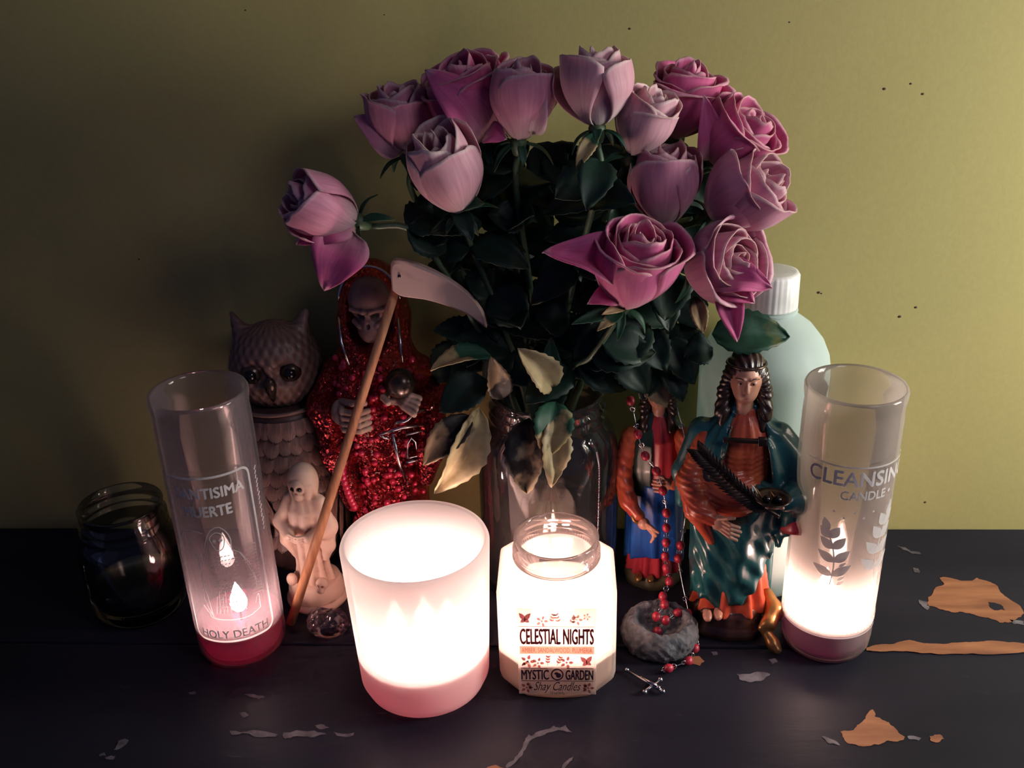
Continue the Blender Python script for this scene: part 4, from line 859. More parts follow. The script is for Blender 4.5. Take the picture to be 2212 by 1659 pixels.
# ------------------------------------------------------------------ red glitter resin skeleton with beads
rp = thing('skeleton_statue', 'tall red glitter resin hooded skeleton statue set with beads and charms', 'statue', (-0.1345, 0.6325, 0), 0.0)
PR = [(0.0, 0.0340), (0.012, 0.0325), (0.05, 0.0275), (0.10, 0.0300), (0.145, 0.0370), (0.170, 0.0335), (0.190, 0.0240), (0.205, 0.0225)]
h = Field((-0.052, -0.050, -0.001), (0.052, 0.044, 0.257), 0.0013)
FO = ((7, 0.8, 0.0006, 0.0020, 14), (12, 0.2, 0.0004, 0.0008, -9))
h.add(h.robe(PR, FO, 1.0, 0.86))
h.add(h.ell((0, 0.004, 0.214), (0.0245, 0.0225, 0.0345)), 0.012)
h.cut(h.ell((0.001, -0.0215, 0.217), (0.0185, 0.0165, 0.0290)), 0.003)
for pts, rad in (([(-0.030, 0, 0.168), (-0.040, -0.010, 0.142), (-0.013, -0.038, 0.150)], (0.010, 0.0125, 0.0085)), ([(0.030, 0, 0.168), (0.040, -0.008, 0.150), (0.021, -0.036, 0.162)], (0.010, 0.0115, 0.0080)),
                 ([(-0.036, -0.014, 0.142), (-0.031, -0.022, 0.110), (-0.022, -0.026, 0.072)], (0.012, 0.0115, 0.0075)), ([(0.038, -0.012, 0.148), (0.037, -0.020, 0.115), (0.032, -0.022, 0.090)], (0.011, 0.011, 0.006))):
    h.add(h.chain(pts, rad, 0.006), 0.004)
h.cut(h.z)
robe = part('robe', h.skin(), M['glitter'], rp)
s_ = Field((-0.022, -0.034, 0.185), (0.024, 0.010, 0.247), 0.0008)
s_.add(s_.ell((0.001, -0.0110, 0.2245), (0.0148, 0.0155, 0.0165))).add(s_.ell((0.001, -0.0180, 0.2055), (0.0085, 0.0085, 0.0100)), 0.004)
for q in (-1, 1):
    s_.add(s_.cone((0.001 + q * 0.0025, -0.0262, 0.2203), (0.001 + q * 0.0115, -0.0215, 0.2210), 0.0018, 0.0016), 0.0015)
    s_.add(s_.cone((0.001 + q * 0.0105, -0.0185, 0.2115), (0.001 + q * 0.0065, -0.0235, 0.2095), 0.0019, 0.0016), 0.002)
    s_.cut(s_.ell((0.001 + q * 0.0061, -0.0258, 0.2158), (0.0044, 0.0060, 0.0036)), 0.0012)
s_.cut(s_.ell((0.001, -0.0275, 0.2100), (0.0017, 0.0040, 0.0027)), 0.0008).cut(s_.cone((0.001, -0.0270, 0.2235), (0.001, -0.0268, 0.2275), 0.0005, 0.0005), 0.0005)
for k in range(6): s_.cut(s_.cone((-0.0042 + k * 0.0021, -0.0275, 0.2000), (-0.0042 + k * 0.0021, -0.0275, 0.2055), 0.00045, 0.00045), 0.0004)
s_.cut(s_.cone((-0.006, -0.0268, 0.2027), (0.008, -0.0268, 0.2027), 0.0004, 0.0004), 0.0004)
part('skull', s_.skin(), M['skull'], rp)
part('circlet', tube([(0.001 + 0.0215 * math.cos(a), -0.010 + 0.006 * math.sin(a) - 0.004, 0.2215 + 0.0255 * math.sin(a)) for a in np.linspace(0.15, PI - 0.15, 24)], 0.0009, 7), M['silver'], rp)
def hand(lo, hi, hpts, frad, palm, name, m_, root, res=0.0008, k_join=0.0008):
    f_ = Field(lo, hi, res); f_.add(f_.ell(*palm))
    for pts in hpts: f_.add(f_.chain(pts, [frad * (1.15 - 0.12 * i) for i in range(len(pts))], 0.0005), k_join)
    return part(name, f_.skin(), m_, root)
HX, HY, HZ = -0.0100, -0.0425, 0.1520                   # fist closed round the scythe shaft
hand((-0.034, -0.064, 0.130), (0.016, -0.026, 0.172), [[(HX - 0.010, HY + 0.006, HZ + 0.006 - 0.0045 * k), (HX - 0.007, HY - 0.0065, HZ + 0.0055 - 0.0045 * k), (HX + 0.004, HY - 0.0080, HZ + 0.0045 - 0.0045 * k), (HX + 0.0095, HY - 0.001, HZ + 0.0035 - 0.0045 * k)] for k in range(4)] + [[(HX - 0.009, HY + 0.004, HZ + 0.008), (HX + 0.0, HY - 0.006, HZ + 0.0115), (HX + 0.008, HY - 0.004, HZ + 0.0105)]], 0.0024, ((HX - 0.011, HY + 0.004, HZ), (0.0065, 0.0075, 0.0095)), 'hand', M['bone'], rp)
hand((0.000, -0.068, 0.146), (0.050, -0.024, 0.186), [[(0.020 + 0.001 * k, -0.043, 0.164 + 0.001 * k), (0.026 + 0.0015 * k, -0.052 + 0.001 * k, 0.1625 + 0.0022 * k), (0.033 + 0.001 * k, -0.0565 + 0.003 * k, 0.1590 + 0.0025 * k)] for k in range(4)] + [[(0.016, -0.040, 0.166), (0.012, -0.049, 0.168), (0.016, -0.055, 0.167)]], 0.0024, ((0.019, -0.040, 0.164), (0.0085, 0.0080, 0.0050)), 'hand', M['bone'], rp)
part('orb', move(ball(0.0105, (0, 0, 0), 18, 12), (0.0235, -0.0455, 0.1770)), M['gilt_dark'], rp, label='small dark orb held in the open hand')
bead = mesh('bead', *ball(0.0025, u=10, v=7), M['red_bead']); zz, rr = zip(*PR); q_ = random.Random(8)
for k in range(150):
    z = 0.030 + 0.150 * q_.random() ** 0.9; a = -PI / 2 + q_.uniform(-1.35, 1.35); r = np.interp(z, zz, rr)
    for n, ph, t_, b_, tw in FO:
        w = math.sin(n * a + ph + tw * z); t = z / 0.205; r += (b_ + (t_ - b_) * t) * math.copysign(abs(w) ** 0.8, w)
    o = link('bead', bead, rp, (r * math.cos(a), 0.86 * r * math.sin(a), z)); sc = q_.uniform(0.7, 1.2); o.scale = (sc, sc, sc)
for pts, rad in (([(-0.026, -0.0300, 0.112), (-0.0262, -0.0335, 0.098), (-0.0235, -0.0345, 0.084), (-0.0205, -0.0335, 0.072)], 0.9),):
    for p in smooth_path(pts, 12):
        o = link('bead', bead, rp, p); o.scale = (1.2,) * 3
cz, cy = 0.121, -0.0350
def charm(name, vf, m_='silver'): return part(name, vf, M[m_], rp)
charm('scales_charm', join(tube([(0.004, cy - 0.001, cz + 0.012), (0.020, cy + 0.001, cz + 0.0165), (0.034, cy + 0.010, cz + 0.014)], 0.0014, 6), tube([(0.013, cy, cz + 0.012), (0.0155, cy + 0.001, cz - 0.012), (0.019, cy + 0.003, cz - 0.028)], 0.0012, 6), tube([(0.004, cy - 0.001, cz + 0.012), (0.0065, cy, cz + 0.009), (0.010, cy, cz + 0.008)], 0.0010, 6)))
charm('lantern_charm', join(tube([(0.021, cy + 0.004, cz - 0.010), (0.0225, cy + 0.004, cz + 0.002), (0.025, cy + 0.005, cz + 0.006), (0.0275, cy + 0.007, cz + 0.002), (0.0285, cy + 0.008, cz - 0.010), (0.021, cy + 0.004, cz - 0.010)], 0.0008, 6), tube([(0.020, cy + 0.003, cz - 0.013), (0.0295, cy + 0.008, cz - 0.013)], 0.0012, 6), tube([(0.022, cy + 0.003, cz + 0.0095), (0.036, cy + 0.011, cz + 0.0095)], 0.0009, 6)))
charm('hood_cord', tube([(-0.0195, -0.0200, 0.215), (-0.0175, -0.0285, 0.200), (-0.0130, -0.0325, 0.185)], 0.0009, 6))
charm('hood_cord', tube([(0.0205, -0.0180, 0.213), (0.0225, -0.0265, 0.198), (0.0235, -0.0310, 0.186)], 0.0009, 6))
charm('ribbon_charm', tube(smooth_path([(0.016, -0.0375, 0.143), (0.024, -0.0385, 0.145), (0.030, -0.0340, 0.149), (0.036, -0.026, 0.147)], 12), 0.0013, 6))

# scythe leaning through the skeleton's fist to the table
top = at(866, 590, 0.5875); foot = on(628, 1346, 0.004)
grip = Vector(rp.location) + Vector((HX, HY, HZ))
sc = thing('scythe', 'toy scythe with brown wooden shaft and pale curved blade', 'scythe', (foot.x, foot.y, 0))
part('shaft', tube([foot, hug(foot, top, 0.33), hug(foot, top, 0.66), top], [0.0034, 0.0034, 0.0032, 0.0030], 14), M['stick'], sc, world=True)
sd = (top - foot).normalized()
out2 = [(-0.0075, -0.0075), (-0.0068, 0.0085), (-0.002, 0.0105), (0.006, 0.0085), (0.017, 0.0030), (0.028, -0.0045), (0.037, -0.0135), (0.0430, -0.0235), (0.0445, -0.0320), (0.0405, -0.0290), (0.034, -0.0235), (0.024, -0.0185), (0.013, -0.0145), (0.004, -0.0125), (-0.003, -0.0110)]
out2 = [(p.x, p.y) for p in smooth_path([(a, b, 0) for a, b in out2 + out2[:1]], 46)[:-1]]
n = len(out2); cxb, cyb = 0.0, 0.0
V = [(x, -0.0026 - 0.0010 * max(0, 1 - abs(x) / 0.01), z) for x, z in out2] + [(x, 0.0020, z) for x, z in out2]
V += [(x * 0.96 + 0.0005, -0.0036, z * 0.88 - 0.0010) for x, z in out2]
F = [[i, (i + 1) % n, n + (i + 1) % n, n + i][::-1] for i in range(n)] + [[2 * n + i, 2 * n + (i + 1) % n, (i + 1) % n, i][::-1] for i in range(n)] + [[2 * n + i for i in range(n)][::-1], [n + i for i in range(n)]]
part('blade', (np.array(V) * np.array((1.14, 1, 1.08)) + np.array(top + Vector((0.0035, -0.0060, 0.000))), F), M['blade'], sc, False, True)
part('rivet_hole', ball(0.0011, tuple(top + Vector((0.0005, -0.0096, 0.0012))), 10, 6), M['black_gloss'], sc, True, True)

# ------------------------------------------------------------------ smoky crystal lump
cr = on(722, 1372); ck = thing('crystal_lump', 'smoky clear crystal lump on the table beside the frosted candle', 'crystal', (cr.x - 0.004, cr.y + 0.004, 0))
k_ = Field((-0.022, -0.018, -0.001), (0.022, 0.018, 0.024), 0.0009)
k_.add(k_.ell((0, 0, 0.007), (0.0150, 0.0120, 0.0095))).add(k_.ell((-0.0075, 0.002, 0.009), (0.0080, 0.0085, 0.0085)), 0.003).add(k_.ell((0.006, -0.001, 0.0125), (0.0070, 0.007, 0.0065)), 0.002)
k_.f += 0.0009 * np.sin(k_.x * 900) * np.sin(k_.y * 800 + 1) * np.sin(k_.z * 850); k_.cut(k_.z)
part('lump', k_.skin(), M['crystal'], ck)

# ------------------------------------------------------------------ painted saint in teal cloak with palm and dish
sa = thing('saint_statue', 'glossy painted saint figure in teal cloak holding palm branch and dish', 'statue', (0.1125, 0.5640, 0), -0.10)
e = Field((-0.044, -0.040, -0.001), (0.046, 0.036, 0.026), 0.0011)
e.add(e.robe([(0.0, 0.0275), (0.004, 0.0285), (0.008, 0.0270), (0.010, 0.0258), (0.017, 0.0245), (0.021, 0.0215)], ((5, 0.4, 0.001, 0.0008, 0), (11, 1.0, 0.0006, 0.0004, 0)), 1.05, 0.92))
part('base', e.skin(), M['brown_base'], sa)
e = Field((0.000, -0.044, -0.001), (0.046, 0.02, 0.034), 0.001)
e.add(e.chain([(0.027, -0.002, 0.026), (0.0315, -0.012, 0.020), (0.0270, -0.0215, 0.016), (0.0225, -0.0245, 0.014)], (0.004, 0.006, 0.0048, 0.003), 0.003)).add(e.chain([(0.0245, -0.0240, 0.012), (0.0300, -0.0300, 0.0055), (0.0325, -0.0335, 0.0036)], (0.0034, 0.0044, 0.0032), 0.002), 0.001)
part('scroll', e.skin(), M['gold'], sa, label='gilded scroll at the edge of the base')
GO = [(0.017, 0.0265), (0.030, 0.0230), (0.050, 0.0195), (0.080, 0.0180), (0.105, 0.0180), (0.122, 0.0190), (0.140, 0.0190), (0.152, 0.0170), (0.160, 0.0125), (0.166, 0.0080), (0.170, 0.0068)]
e = Field((-0.046, -0.042, 0.014), (0.046, 0.032, 0.174), 0.0012)
e.add(e.robe(GO, ((10, 0.3, 0.0002, 0.0026, 10), (17, 1.2, 0.0003, 0.0010, -16)), 1.0, 0.80, 0.002))
e.add(e.ell((-0.004, -0.012, 0.112), (0.0215, 0.0145, 0.0165)), 0.006)                                # gathered fold over the belly
e.add(e.chain([(-0.022, -0.002, 0.146), (-0.0310, -0.012, 0.120), (-0.0240, -0.026, 0.107), (-0.0150, -0.0305, 0.1030)], (0.0070, 0.0080, 0.0070, 0.0048), 0.004), 0.003)
e.add(e.chain([(-0.0310, -0.010, 0.118), (-0.0270, -0.014, 0.098), (-0.0150, -0.018, 0.078)], (0.0080, 0.0062, 0.0030), 0.003), 0.003)
th = np.arctan2(e.y, e.x); e.f += 0.00045 * np.sin(e.z * 1700 + 6.0 * np.cos(e.x * 90)) * np.clip((e.z - 0.088) / 0.01, 0, 1) * np.clip((0.150 - e.z) / 0.01, 0, 1)
part('gown', e.skin(), M['coral'], sa)
e = Field((-0.052, -0.046, 0.016), (0.056, 0.036, 0.176), 0.0012)
CL = [(0.019, 0.0275), (0.045, 0.0285), (0.070, 0.0290), (0.090, 0.0305), (0.110, 0.0330), (0.130, 0.0325), (0.148, 0.0270), (0.158, 0.0200), (0.166, 0.0125), (0.172, 0.0105)]
d = e.robe(CL, ((6, 1.9, 0.0004, 0.0012, 26), (10, 0.5, 0.0003, 0.0015, -40)), 1.0, 0.80, 0.002, 0.002)
e.add(d)
e.add(e.chain([(0.024, 0.000, 0.150), (0.0395, -0.004, 0.126), (0.0385, -0.016, 0.114), (0.030, -0.028, 0.117)], (0.0090, 0.0120, 0.0110, 0.0070), 0.005), 0.004)
e.add(e.chain([(0.0395, -0.010, 0.116), (0.0375, -0.014, 0.100), (0.0330, -0.014, 0.078), (0.0270, -0.012, 0.060)], (0.0095, 0.0080, 0.0062, 0.0030), 0.003), 0.004)
e.add(e.chain([(-0.024, 0.004, 0.148), (-0.0345, 0.002, 0.120), (-0.0345, 0.004, 0.095)], (0.0095, 0.0075, 0.0050), 0.004), 0.004)
# open front: chest and the gathered belly show
e.cut(np.maximum(np.maximum(np.abs(e.x - 0.004) - np.interp(e.z, (0.125, 0.140, 0.158, 0.168), (0.0175, 0.0150, 0.0110, 0.0075)), e.y + 0.003), 0.122 - e.z), 0.002)
e.cut(np.maximum(e.ell((-0.007, -0.026, 0.110), (0.0230, 0.020, 0.0175)), e.y + 0.008), 0.002)
# hem rising to the right
e.cut(np.maximum((e.z - (0.024 + 0.004 * np.sin(e.x * 260) + 2.3 * np.clip(e.x - 0.008, 0, 1))) , e.y - 0.004), 0.002)
# swags of the drapery across the front
sw = np.sin((e.z + 0.95 * e.x - 22.0 * (e.x - 0.004) ** 2 * np.sign(0.004 - e.x)) * 300); e.f += 0.0010 * sw * np.clip((0.100 - e.z) / 0.02, 0, 1) * np.clip((-e.y) / 0.006, 0, 1)
e.f += 0.0007 * np.sin(np.arctan2(e.y, e.x) * 18 + e.z * 30) * np.clip((e.z - 0.09) / 0.02, 0, 1)
part('cloak', e.skin(), M['teal'], sa)
part('sleeve_lining', move(lathe([(0.0, 0.003), (0.006, 0.002), (0.0085, -0.004), (0.0095, -0.010), (0.008, -0.0125), (0.004, -0.011), (0, -0.009)], 24, lambda a, z: 1 + 0.12 * math.sin(3 * a)), (0.0385, -0.013, 0.0985), Matrix.Rotation(-0.5, 3, 'X')), M['crimson'], sa)
e = Field((-0.016, -0.024, 0.158), (0.018, 0.018, 0.214), 0.00075)
e.add(e.cone((0.001, 0.0005, 0.160), (0.001, -0.001, 0.178), 0.0064, 0.0058)).add(e.ell((0.001, -0.0025, 0.1900), (0.0098, 0.0108, 0.0135)), 0.003).add(e.ell((0.001, -0.0072, 0.1815), (0.0062, 0.0062, 0.0056)), 0.004)
e.add(e.cone((0.001, -0.0125, 0.1925), (0.001, -0.0148, 0.1866), 0.0011, 0.0018), 0.0014)                                                 # nose
for q in (-1, 1):
    e.cut(e.ell((0.001 + q * 0.0041, -0.0135, 0.1912), (0.0027, 0.0022, 0.0018)), 0.0012); e.add(e.ell((0.001 + q * 0.0041, -0.0112, 0.1911), (0.0019, 0.0016, 0.0013)), 0.0004)
    e.add(e.cone((0.001 + q * 0.0020, -0.0132, 0.1940), (0.001 + q * 0.0066, -0.0110, 0.1943), 0.0008, 0.0006), 0.001)
e.add(e.ell((0.001, -0.0128, 0.1822), (0.0027, 0.0011, 0.0007)), 0.0006).add(e.ell((0.001, -0.0124, 0.1806), (0.0022, 0.0012, 0.0008)), 0.0006)
part('head', e.skin(), M['skin'], sa)
for q in (-1, 1):
    part('eye', ball(0.0014, (0.001 + q * 0.0041, -0.0114, 0.1911), 10, 6, (1.2, 0.7, 0.6)), M['eye_white'], sa); part('pupil', ball(0.0007, (0.001 + q * 0.0040, -0.0124, 0.1911), 8, 6), M['black_gloss'], sa)
    part('eyebrow', tube(smooth_path([(0.001 + q * 0.0018, -0.0135, 0.1936), (0.001 + q * 0.0045, -0.0128, 0.1948), (0.001 + q * 0.0072, -0.0106, 0.1938)], 6), 0.0004, 5), M['hair'], sa)
part('mouth', ball(0.0024, (0.001, -0.0128, 0.1815), 12, 6, (1.0, 0.42, 0.42)), M['crimson'], sa)
e = Field((-0.020, -0.018, 0.150), (0.022, 0.022, 0.216), 0.0009)
e.add(e.ell((0.001, 0.0020, 0.1945), (0.0122, 0.0128, 0.0140))); e.cut(np.maximum(e.ell((0.001, -0.013, 0.1860), (0.0088, 0.0110, 0.0135)), e.z - 0.1990), 0.002)
for q in (-1, 1): e.add(e.chain([(0.001 + q * 0.0105, 0.001, 0.192), (0.001 + q * 0.0125, 0.000, 0.180), (0.001 + q * 0.0135, -0.003, 0.168), (0.001 + q * 0.0120, -0.006, 0.157)], (0.0038, 0.0042, 0.0044, 0.0024), 0.003), 0.003)
e.add(e.ell((0.001, 0.008, 0.180), (0.011, 0.0075, 0.018)), 0.005)
e.f += 0.00055 * np.sin(np.arctan2(e.x - 0.001, e.z - 0.185) * 26 + e.y * 500)
part('hair', e.skin(), M['hair'], sa)
part('hair_band', tube([(0.001 + 0.0120 * math.cos(a), 0.0015 + 0.0124 * math.sin(a), 0.1995 - 0.0008 * math.sin(a)) for a in np.linspace(0, 2 * PI, 40)], 0.0010, 6, False), M['gilt_dark'], sa)
part('clasp', join(bevel_box(-0.012, 0.0135, -0.0205, -0.0180, 0.1535, 0.1565, 0.0005), bevel_box(0.0095, 0.0150, -0.0212, -0.0178, 0.1522, 0.1578, 0.0006)), M['gilt_dark'], sa)
hx, hy, hz = -0.0110, -0.0335, 0.1020
hand((-0.030, -0.046, 0.086), (0.012, -0.022, 0.118), [[(hx, hy, hz + 0.003 - 0.0026 * k), (hx + 0.006, hy - 0.0045, hz + 0.0020 - 0.0030 * k), (hx + 0.0125 - 0.001 * abs(k - 1), hy - 0.0030, hz - 0.0005 - 0.0032 * k)] for k in range(4)] + [[(hx - 0.001, hy - 0.001, hz + 0.004), (hx + 0.004, hy - 0.004, hz + 0.0065), (hx + 0.008, hy - 0.004, hz + 0.007)]], 0.00125, ((hx - 0.001, hy + 0.001, hz), (0.0050, 0.0034, 0.0058)), 'hand', M['skin'], sa, 0.0005, 0.0004)
hx, hy, hz = 0.0215, -0.0330, 0.1210
hand((0.004, -0.052, 0.108), (0.040, -0.022, 0.136), [[(hx, hy, hz), (hx - 0.003 - 0.001 * k, hy - 0.006, hz - 0.001), (hx - 0.006 + 0.0032 * k, hy - 0.0105, hz + 0.001)] for k in range(4)] + [[(hx + 0.002, hy, hz + 0.001), (hx + 0.006, hy - 0.005, hz + 0.003), (hx + 0.006, hy - 0.009, hz + 0.0045)]], 0.00125, ((hx + 0.001, hy + 0.001, hz), (0.0052, 0.0050, 0.0036)), 'hand', M['skin'], sa, 0.0005, 0.0004)
dish = part('dish', move(lathe([(0, 0.0), (0.004, 0.0), (0.0085, 0.0022), (0.0110, 0.0048), (0.0116, 0.0052), (0.0112, 0.0058), (0.0085, 0.0036), (0.004, 0.0016), (0, 0.0013)], 32), (0.0185, -0.0420, 0.1232)), M['gilt_dark'], sa)
for q in (-1, 1): part('painted_eye', ball(0.0026, (0.0185 + q * 0.0034, -0.0425, 0.1272), 12, 8), M['black_gloss'], dish)
pp = smooth_path([(0.024, -0.041, 0.114), (0.012, -0.0415, 0.1215), (-0.004, -0.0400, 0.1330), (-0.020, -0.036, 0.1470), (-0.0270, -0.034, 0.1540)], 30)
palm = part('palm_branch', tube(pp, [0.0013 - 0.0008 * i / 29 for i in range(30)], 7), M['gilt_dark'], sa)
for i in range(5, 30):
    tdir = (pp[min(i + 1, 29)] - pp[i - 1]).normalized(); sd_ = tdir.cross(Vector((0, -1, 0.2))).normalized()
    for q in (-1, 1):
        L = 0.0120 * (1 - 0.35 * abs(i - 15) / 15); tp = pp[i] + (tdir * 0.85 + sd_ * q * 0.62).normalized() * L + Vector((0, -0.0012, 0))
        V, F, uv = blade_mesh(pp[i], tp, (0, -1, 0.2), 0.0024, 0.5, 0.06, 0, i, 0.02, 2, 5)
        solid(part('leaflet', (V, F), M['gilt_dark'], palm, True, False, uv), 0.0006)
for x, z, m_ in ((0.0095, 0.1345, 'gold'), (0.0075, 0.1360, 'eye_white'), (0.0185, 0.1325, 'gold')):
    V, F, uv = blade_mesh((x + 0.002, -0.0395, z - 0.010), (x - 0.002, -0.0405, z), (0, -1, 0.2), 0.0034, 0.5, 0.08, 0, 3, 0.02, 4, 7)
    solid(part('gilt_leaf', (V, F), M[m_], palm, True, False, uv), 0.0006)
for q, dx in ((1, -0.0075), (2, -0.0145)):               # bare toes under the hem
    part('foot', ball(0.0042, (dx, -0.0205 - 0.002 * q, 0.0215), 12, 8, (0.8, 1.5, 0.7)), M['skin'], sa)

# ------------------------------------------------------------------ painted saint in blue and red
sb = thing('saint_statue', 'smaller painted saint figure in blue and red robes draped with rosary', 'statue', (0.0650, 0.6150, 0), -0.12)
e = Field((-0.028, -0.026, -0.001), (0.028, 0.026, 0.014), 0.0009)
e.add(e.robe([(0, 0.0215), (0.004, 0.0220), (0.008, 0.0205), (0.011, 0.0185)], ((7, 0.3, 0.0006, 0.0006, 0),), 1, 0.9)); part('base', e.skin(), M['moss'], sb)
part('foot', ball(0.0034, (-0.010, -0.0195, 0.0120), 12, 8, (0.9, 1.5, 0.8)), M['gold'], sb); part('foot', ball(0.0030, (-0.001, -0.0200, 0.0118), 12, 8, (0.9, 1.5, 0.8)), M['gold'], sb)
e = Field((-0.030, -0.030, 0.008), (0.030, 0.026, 0.148), 0.0011)
e.add(e.robe([(0.010, 0.0200), (0.030, 0.0178), (0.07, 0.0165), (0.100, 0.0175), (0.122, 0.0165), (0.132, 0.0105), (0.140, 0.0060)], ((13, 0.5, 0.0003, 0.0016, 5),), 1, 0.85)); part('gown', e.skin(), M['crimson'], sb)
e = Field((-0.034, -0.030, 0.014), (0.034, 0.028, 0.092), 0.0011)
e.add(e.robe([(0.016, 0.0210), (0.045, 0.0205), (0.075, 0.0195), (0.088, 0.0190)], ((8, 0.9, 0.0005, 0.0016, 22), (15, 0.1, 0.0002, 0.0006, -10)), 1, 0.86))
e.cut(np.maximum(e.z - (0.022 + 0.35 * np.clip(e.x + 0.02, 0, 1) - 0.7 * np.clip(e.x, 0, 1)), e.y), 0.001); part('robe', e.skin(), M['blue'], sb)
e = Field((-0.036, -0.036, 0.040), (0.036, 0.030, 0.146), 0.0011)
e.add(e.robe([(0.078, 0.0205), (0.100, 0.0235), (0.120, 0.0215), (0.133, 0.0130), (0.142, 0.0085)], ((9, 0.7, 0.0006, 0.0012, 20),), 1, 0.85, 0, 0.002))
e.cut(np.maximum(np.abs(e.x - 0.008) - 0.0105, e.y + 0.004), 0.002)
e.add(e.robe([(0.045, 0.0215), (0.09, 0.0225)], ((9, 0.7, 0.0006, 0.0012, 20),), 1, 0.85, 0, 0.004) * 1.0 + np.clip(-e.y, 0, 1) * 2, 0.002)
part('cloak', e.skin(), M['bottle_green'], sb)
e = Field((-0.036, -0.044, 0.056), (0.036, 0.012, 0.138), 0.0010)
for pts, rad in (([(-0.0185, -0.004, 0.122), (-0.0245, -0.012, 0.098), (-0.0190, -0.0225, 0.080), (-0.012, -0.0285, 0.072)], (0.0072, 0.0072, 0.0060, 0.0044)), ([(0.0190, -0.006, 0.124), (0.0240, -0.014, 0.103), (0.0120, -0.026, 0.098)], (0.0080, 0.0075, 0.0048))):
    e.add(e.chain(pts, rad, 0.003), 0.002)
e.f += 0.0003 * np.sin(e.z * 900 + e.x * 500); part('sleeves', e.skin(), M['coral'], sb)
part('cuff', move(torus(0.0042, 0.0014, 18, 8), (-0.0112, -0.0290, 0.0712), Matrix.Rotation(0.9, 3, 'X') @ Matrix.Rotation(0.5, 3, 'Y')), M['gold'], sb)
hx, hy, hz = -0.0060, -0.0325, 0.0665
hand((-0.022, -0.046, 0.048), (0.014, -0.020, 0.082), [[(hx, hy, hz), (hx + 0.004 + 0.001 * k, hy - 0.0025, hz + 0.001 - 0.0026 * k), (hx + 0.0095 - 0.0016 * k, hy - 0.0035, hz - 0.0030 - 0.0028 * k)] for k in range(4)] + [[(hx, hy, hz + 0.002), (hx + 0.004, hy - 0.004, hz + 0.002), (hx + 0.007, hy - 0.005, hz)]], 0.00115, ((hx - 0.001, hy + 0.001, hz + 0.0005), (0.0044, 0.0034, 0.0046)), 'hand', M['skin'], sb, 0.0005, 0.0004)
hx, hy, hz = 0.0080, -0.0290, 0.0985
hand((-0.010, -0.044, 0.086), (0.024, -0.018, 0.112), [[(hx, hy, hz + 0.004 - 0.0026 * k), (hx - 0.004, hy - 0.003, hz + 0.0042 - 0.0027 * k), (hx - 0.0098 + 0.0008 * abs(k - 1), hy - 0.002, hz + 0.004 - 0.0028 * k)] for k in range(4)] + [[(hx, hy, hz + 0.003), (hx - 0.003, hy - 0.002, hz + 0.007), (hx - 0.006, hy - 0.002, hz + 0.008)]], 0.00115, ((hx, hy + 0.001, hz), (0.0044, 0.0032, 0.0042)), 'hand', M['skin'], sb, 0.0005, 0.0004)
e = Field((-0.014, -0.020, 0.128), (0.014, 0.016, 0.176), 0.0008)
e.add(e.cone((0, 0, 0.130), (0, -0.001, 0.146), 0.0052, 0.0048)).add(e.ell((0, -0.002, 0.1555), (0.0080, 0.0090, 0.0112)), 0.002).add(e.cone((0, -0.0098, 0.158), (0, -0.0120, 0.1530), 0.0009, 0.0014), 0.001)
for q in (-1, 1): e.cut(e.ell((q * 0.0033, -0.0108, 0.1568), (0.0020, 0.0018, 0.0014)), 0.001)
e.add(e.ell((0, -0.0098, 0.1490), (0.0022, 0.0012, 0.0009)), 0.0006); part('head', e.skin(), M['skin'], sb)
e = Field((-0.016, -0.018, 0.110), (0.016, 0.018, 0.178), 0.0009)
e.add(e.ell((0, 0.002, 0.1590), (0.0100, 0.0106, 0.0112))); e.cut(np.maximum(e.ell((0, -0.011, 0.1530), (0.0072, 0.0090, 0.0110)), e.z - 0.163), 0.002)
for q in (-1, 1): e.add(e.chain([(q * 0.0085, 0, 0.157), (q * 0.0100, -0.002, 0.144), (q * 0.0090, -0.008, 0.130)], (0.0032, 0.0038, 0.0022), 0.002), 0.002)
e.add(e.ell((0, 0.006, 0.146), (0.009, 0.006, 0.015)), 0.004); e.f += 0.0005 * np.sin(np.arctan2(e.x, e.z - 0.15) * 24 + e.y * 450)
part('hair', e.skin(), M['hair'], sb)

# ------------------------------------------------------------------ hollow stone
sc_ = on(1424, 1392); st = thing('hollow_stone', 'rough grey stone with a round hollow holding rosary beads', 'stone', (sc_.x, sc_.y + 0.002, 0))
e = Field((-0.034, -0.034, -0.001), (0.034, 0.034, 0.034), 0.0010)
e.add(e.ell((0, 0, 0.010), (0.0265, 0.0250, 0.0190))).cut(e.z).cut(0.0245 - e.z, 0.004).cut(e.ell((0.001, -0.001, 0.027), (0.0185, 0.0170, 0.0180)), 0.003)
e.f += 0.0010 * np.sin(e.x * 420 + 1) * np.sin(e.y * 380) * np.sin(e.z * 400 + 2) + 0.0007 * np.sin(e.x * 900) * np.sin(e.y * 1000 + 1) * np.sin(e.z * 800)
part('stone', e.skin(), M['stone'], st)

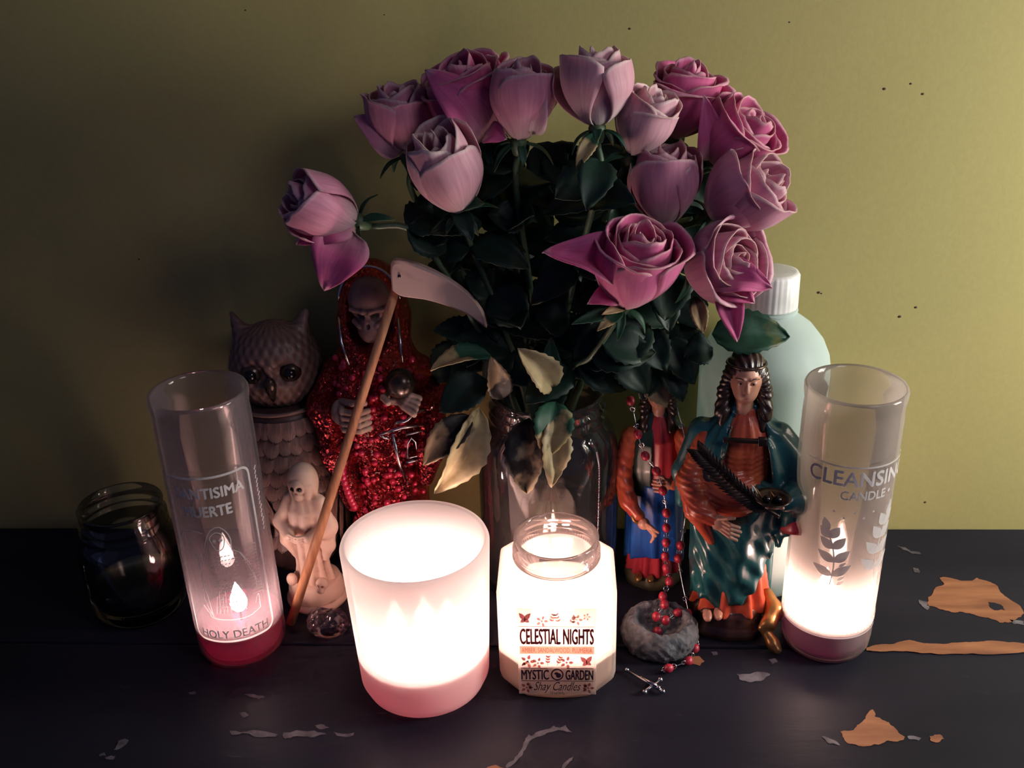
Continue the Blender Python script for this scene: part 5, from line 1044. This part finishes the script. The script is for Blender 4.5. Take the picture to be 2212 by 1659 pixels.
# ------------------------------------------------------------------ rosary
ra = thing('rosary', 'red wooden bead rosary with silver links and crucifix hanging into the stone', 'rosary', tuple(on(1440, 1465)))
A = [(1362, 866, .597), (1371, 902, .590), (1378, 938, .586), (1394, 985, .582), (1418, 1018, .578), (1432, 1060, .574), (1440, 1108, .572), (1440, 1140, .571), (1439, 1172, .571), (1437, 1202, .571), (1440, 1228, .570), (1446, 1256, .566), (1432, 1288, .553), (1436, 1306, .548), (1418, 1332, .541), (1438, 1340, .540), (1420, 1364, .538), (1398, 1386, .536)]
B_ = [(1462, 880, .597), (1482, 960, .588), (1486, 1040, .584), (1480, 1118, .580), (1470, 1178, .577), (1465, 1206, .574), (1474, 1262, .562), (1486, 1326, .548), (1465, 1323, .546), (1440, 1340, .541)]
T_ = [(1496, 1345, .546), (1508, 1385, .533), (1500, 1418, .5285), (1486, 1446, .5160), (1466, 1457, .5120), (1443, 1466, .5085), (1427, 1473, .5060)]
bdm = mesh('bead', *ball(0.0031, u=12, v=8, sc=(1, 1, 1.12)), M['wood_bead']); rgm = mesh('link', *torus(0.0017, 0.00038, 12, 6), M['silver'])
def lay(pts, beads, tail=False):
    P = [at(*p) for p in pts]
    if tail: P = [Vector((p.x, p.y, max(p.z, 0.0034))) for p in P]
    part('chain', tube(smooth_path(P, len(P) * 5), 0.00035, 5), M['silver'], ra, True, True)
    for i, p in enumerate(P):
        dn = (P[min(i + 1, len(P) - 1)] - P[max(i - 1, 0)]).normalized(); q = frame(dn, (0.3, -1, 0.1)).to_euler()
        if i in beads: link('bead', bdm, ra, p - Vector(ra.location), q)
        if i + 1 < len(P):
            mid = (p + P[i + 1]) / 2 - Vector(ra.location); link('link', rgm, ra, mid, (PI / 2 + rnd.uniform(-.5, .5), rnd.uniform(-.4, .4), rnd.uniform(-.6, .6)))
lay(A, {0, 2, 3, 4, 5, 6, 7, 8, 9, 10, 11, 12, 13, 14, 15, 16, 17}); lay(B_, {4, 5, 7, 8}); lay(T_, {2, 3, 5}, True)
c0 = on(1400, 1474, 0.002); ex = (on(1352, 1440, 0.002) - on(1436, 1492, 0.002)).normalized(); ey = Vector((-ex.y, ex.x, 0))
cx_ = [c0 + ex * 0.0175 + ey * 0.0005, c0 - ex * 0.012]; cy_ = [c0 - ex * 0.004 + ey * 0.0085, c0 - ex * 0.004 - ey * 0.0075]
part('crucifix', join(tube(cx_, 0.0011, 8), tube(cy_, 0.0011, 8), *[ball(0.0018, tuple(p), 8, 6) for p in cx_ + cy_], ball(0.0016, tuple(c0 - ex * 0.0085 + Vector((0, 0, 0.001))), 8, 6), tube([c0 - ex * 0.007 + Vector((0, 0, 0.0014)), c0 + ex * 0.006 + Vector((0, 0, 0.0012))], [0.0011, 0.0007], 6)), M['silver'], ra, True, True, label='silver crucifix lying on the table')

# ------------------------------------------------------------------ ball chain hanging on the vase
bc = [Vector(p) for p in smooth_path([(VX + 0.0335, VY - 0.0395, 0.131), (VX + 0.0352, VY - 0.0400, 0.118), (VX + 0.0350, VY - 0.0395, 0.09), (VX + 0.0345, VY - 0.0395, 0.055)], 36)]
ch = thing('ball_chain', 'thin silver ball chain hanging down the side of the jar vase', 'chain', tuple(bc[-1]))
bl = mesh('ball', *ball(0.0008, u=8, v=6), M['silver'])
part('cord', tube(bc, 0.00025, 5), M['silver'], ch, True, True)
for p in bc: link('ball', bl, ch, p - bc[-1])
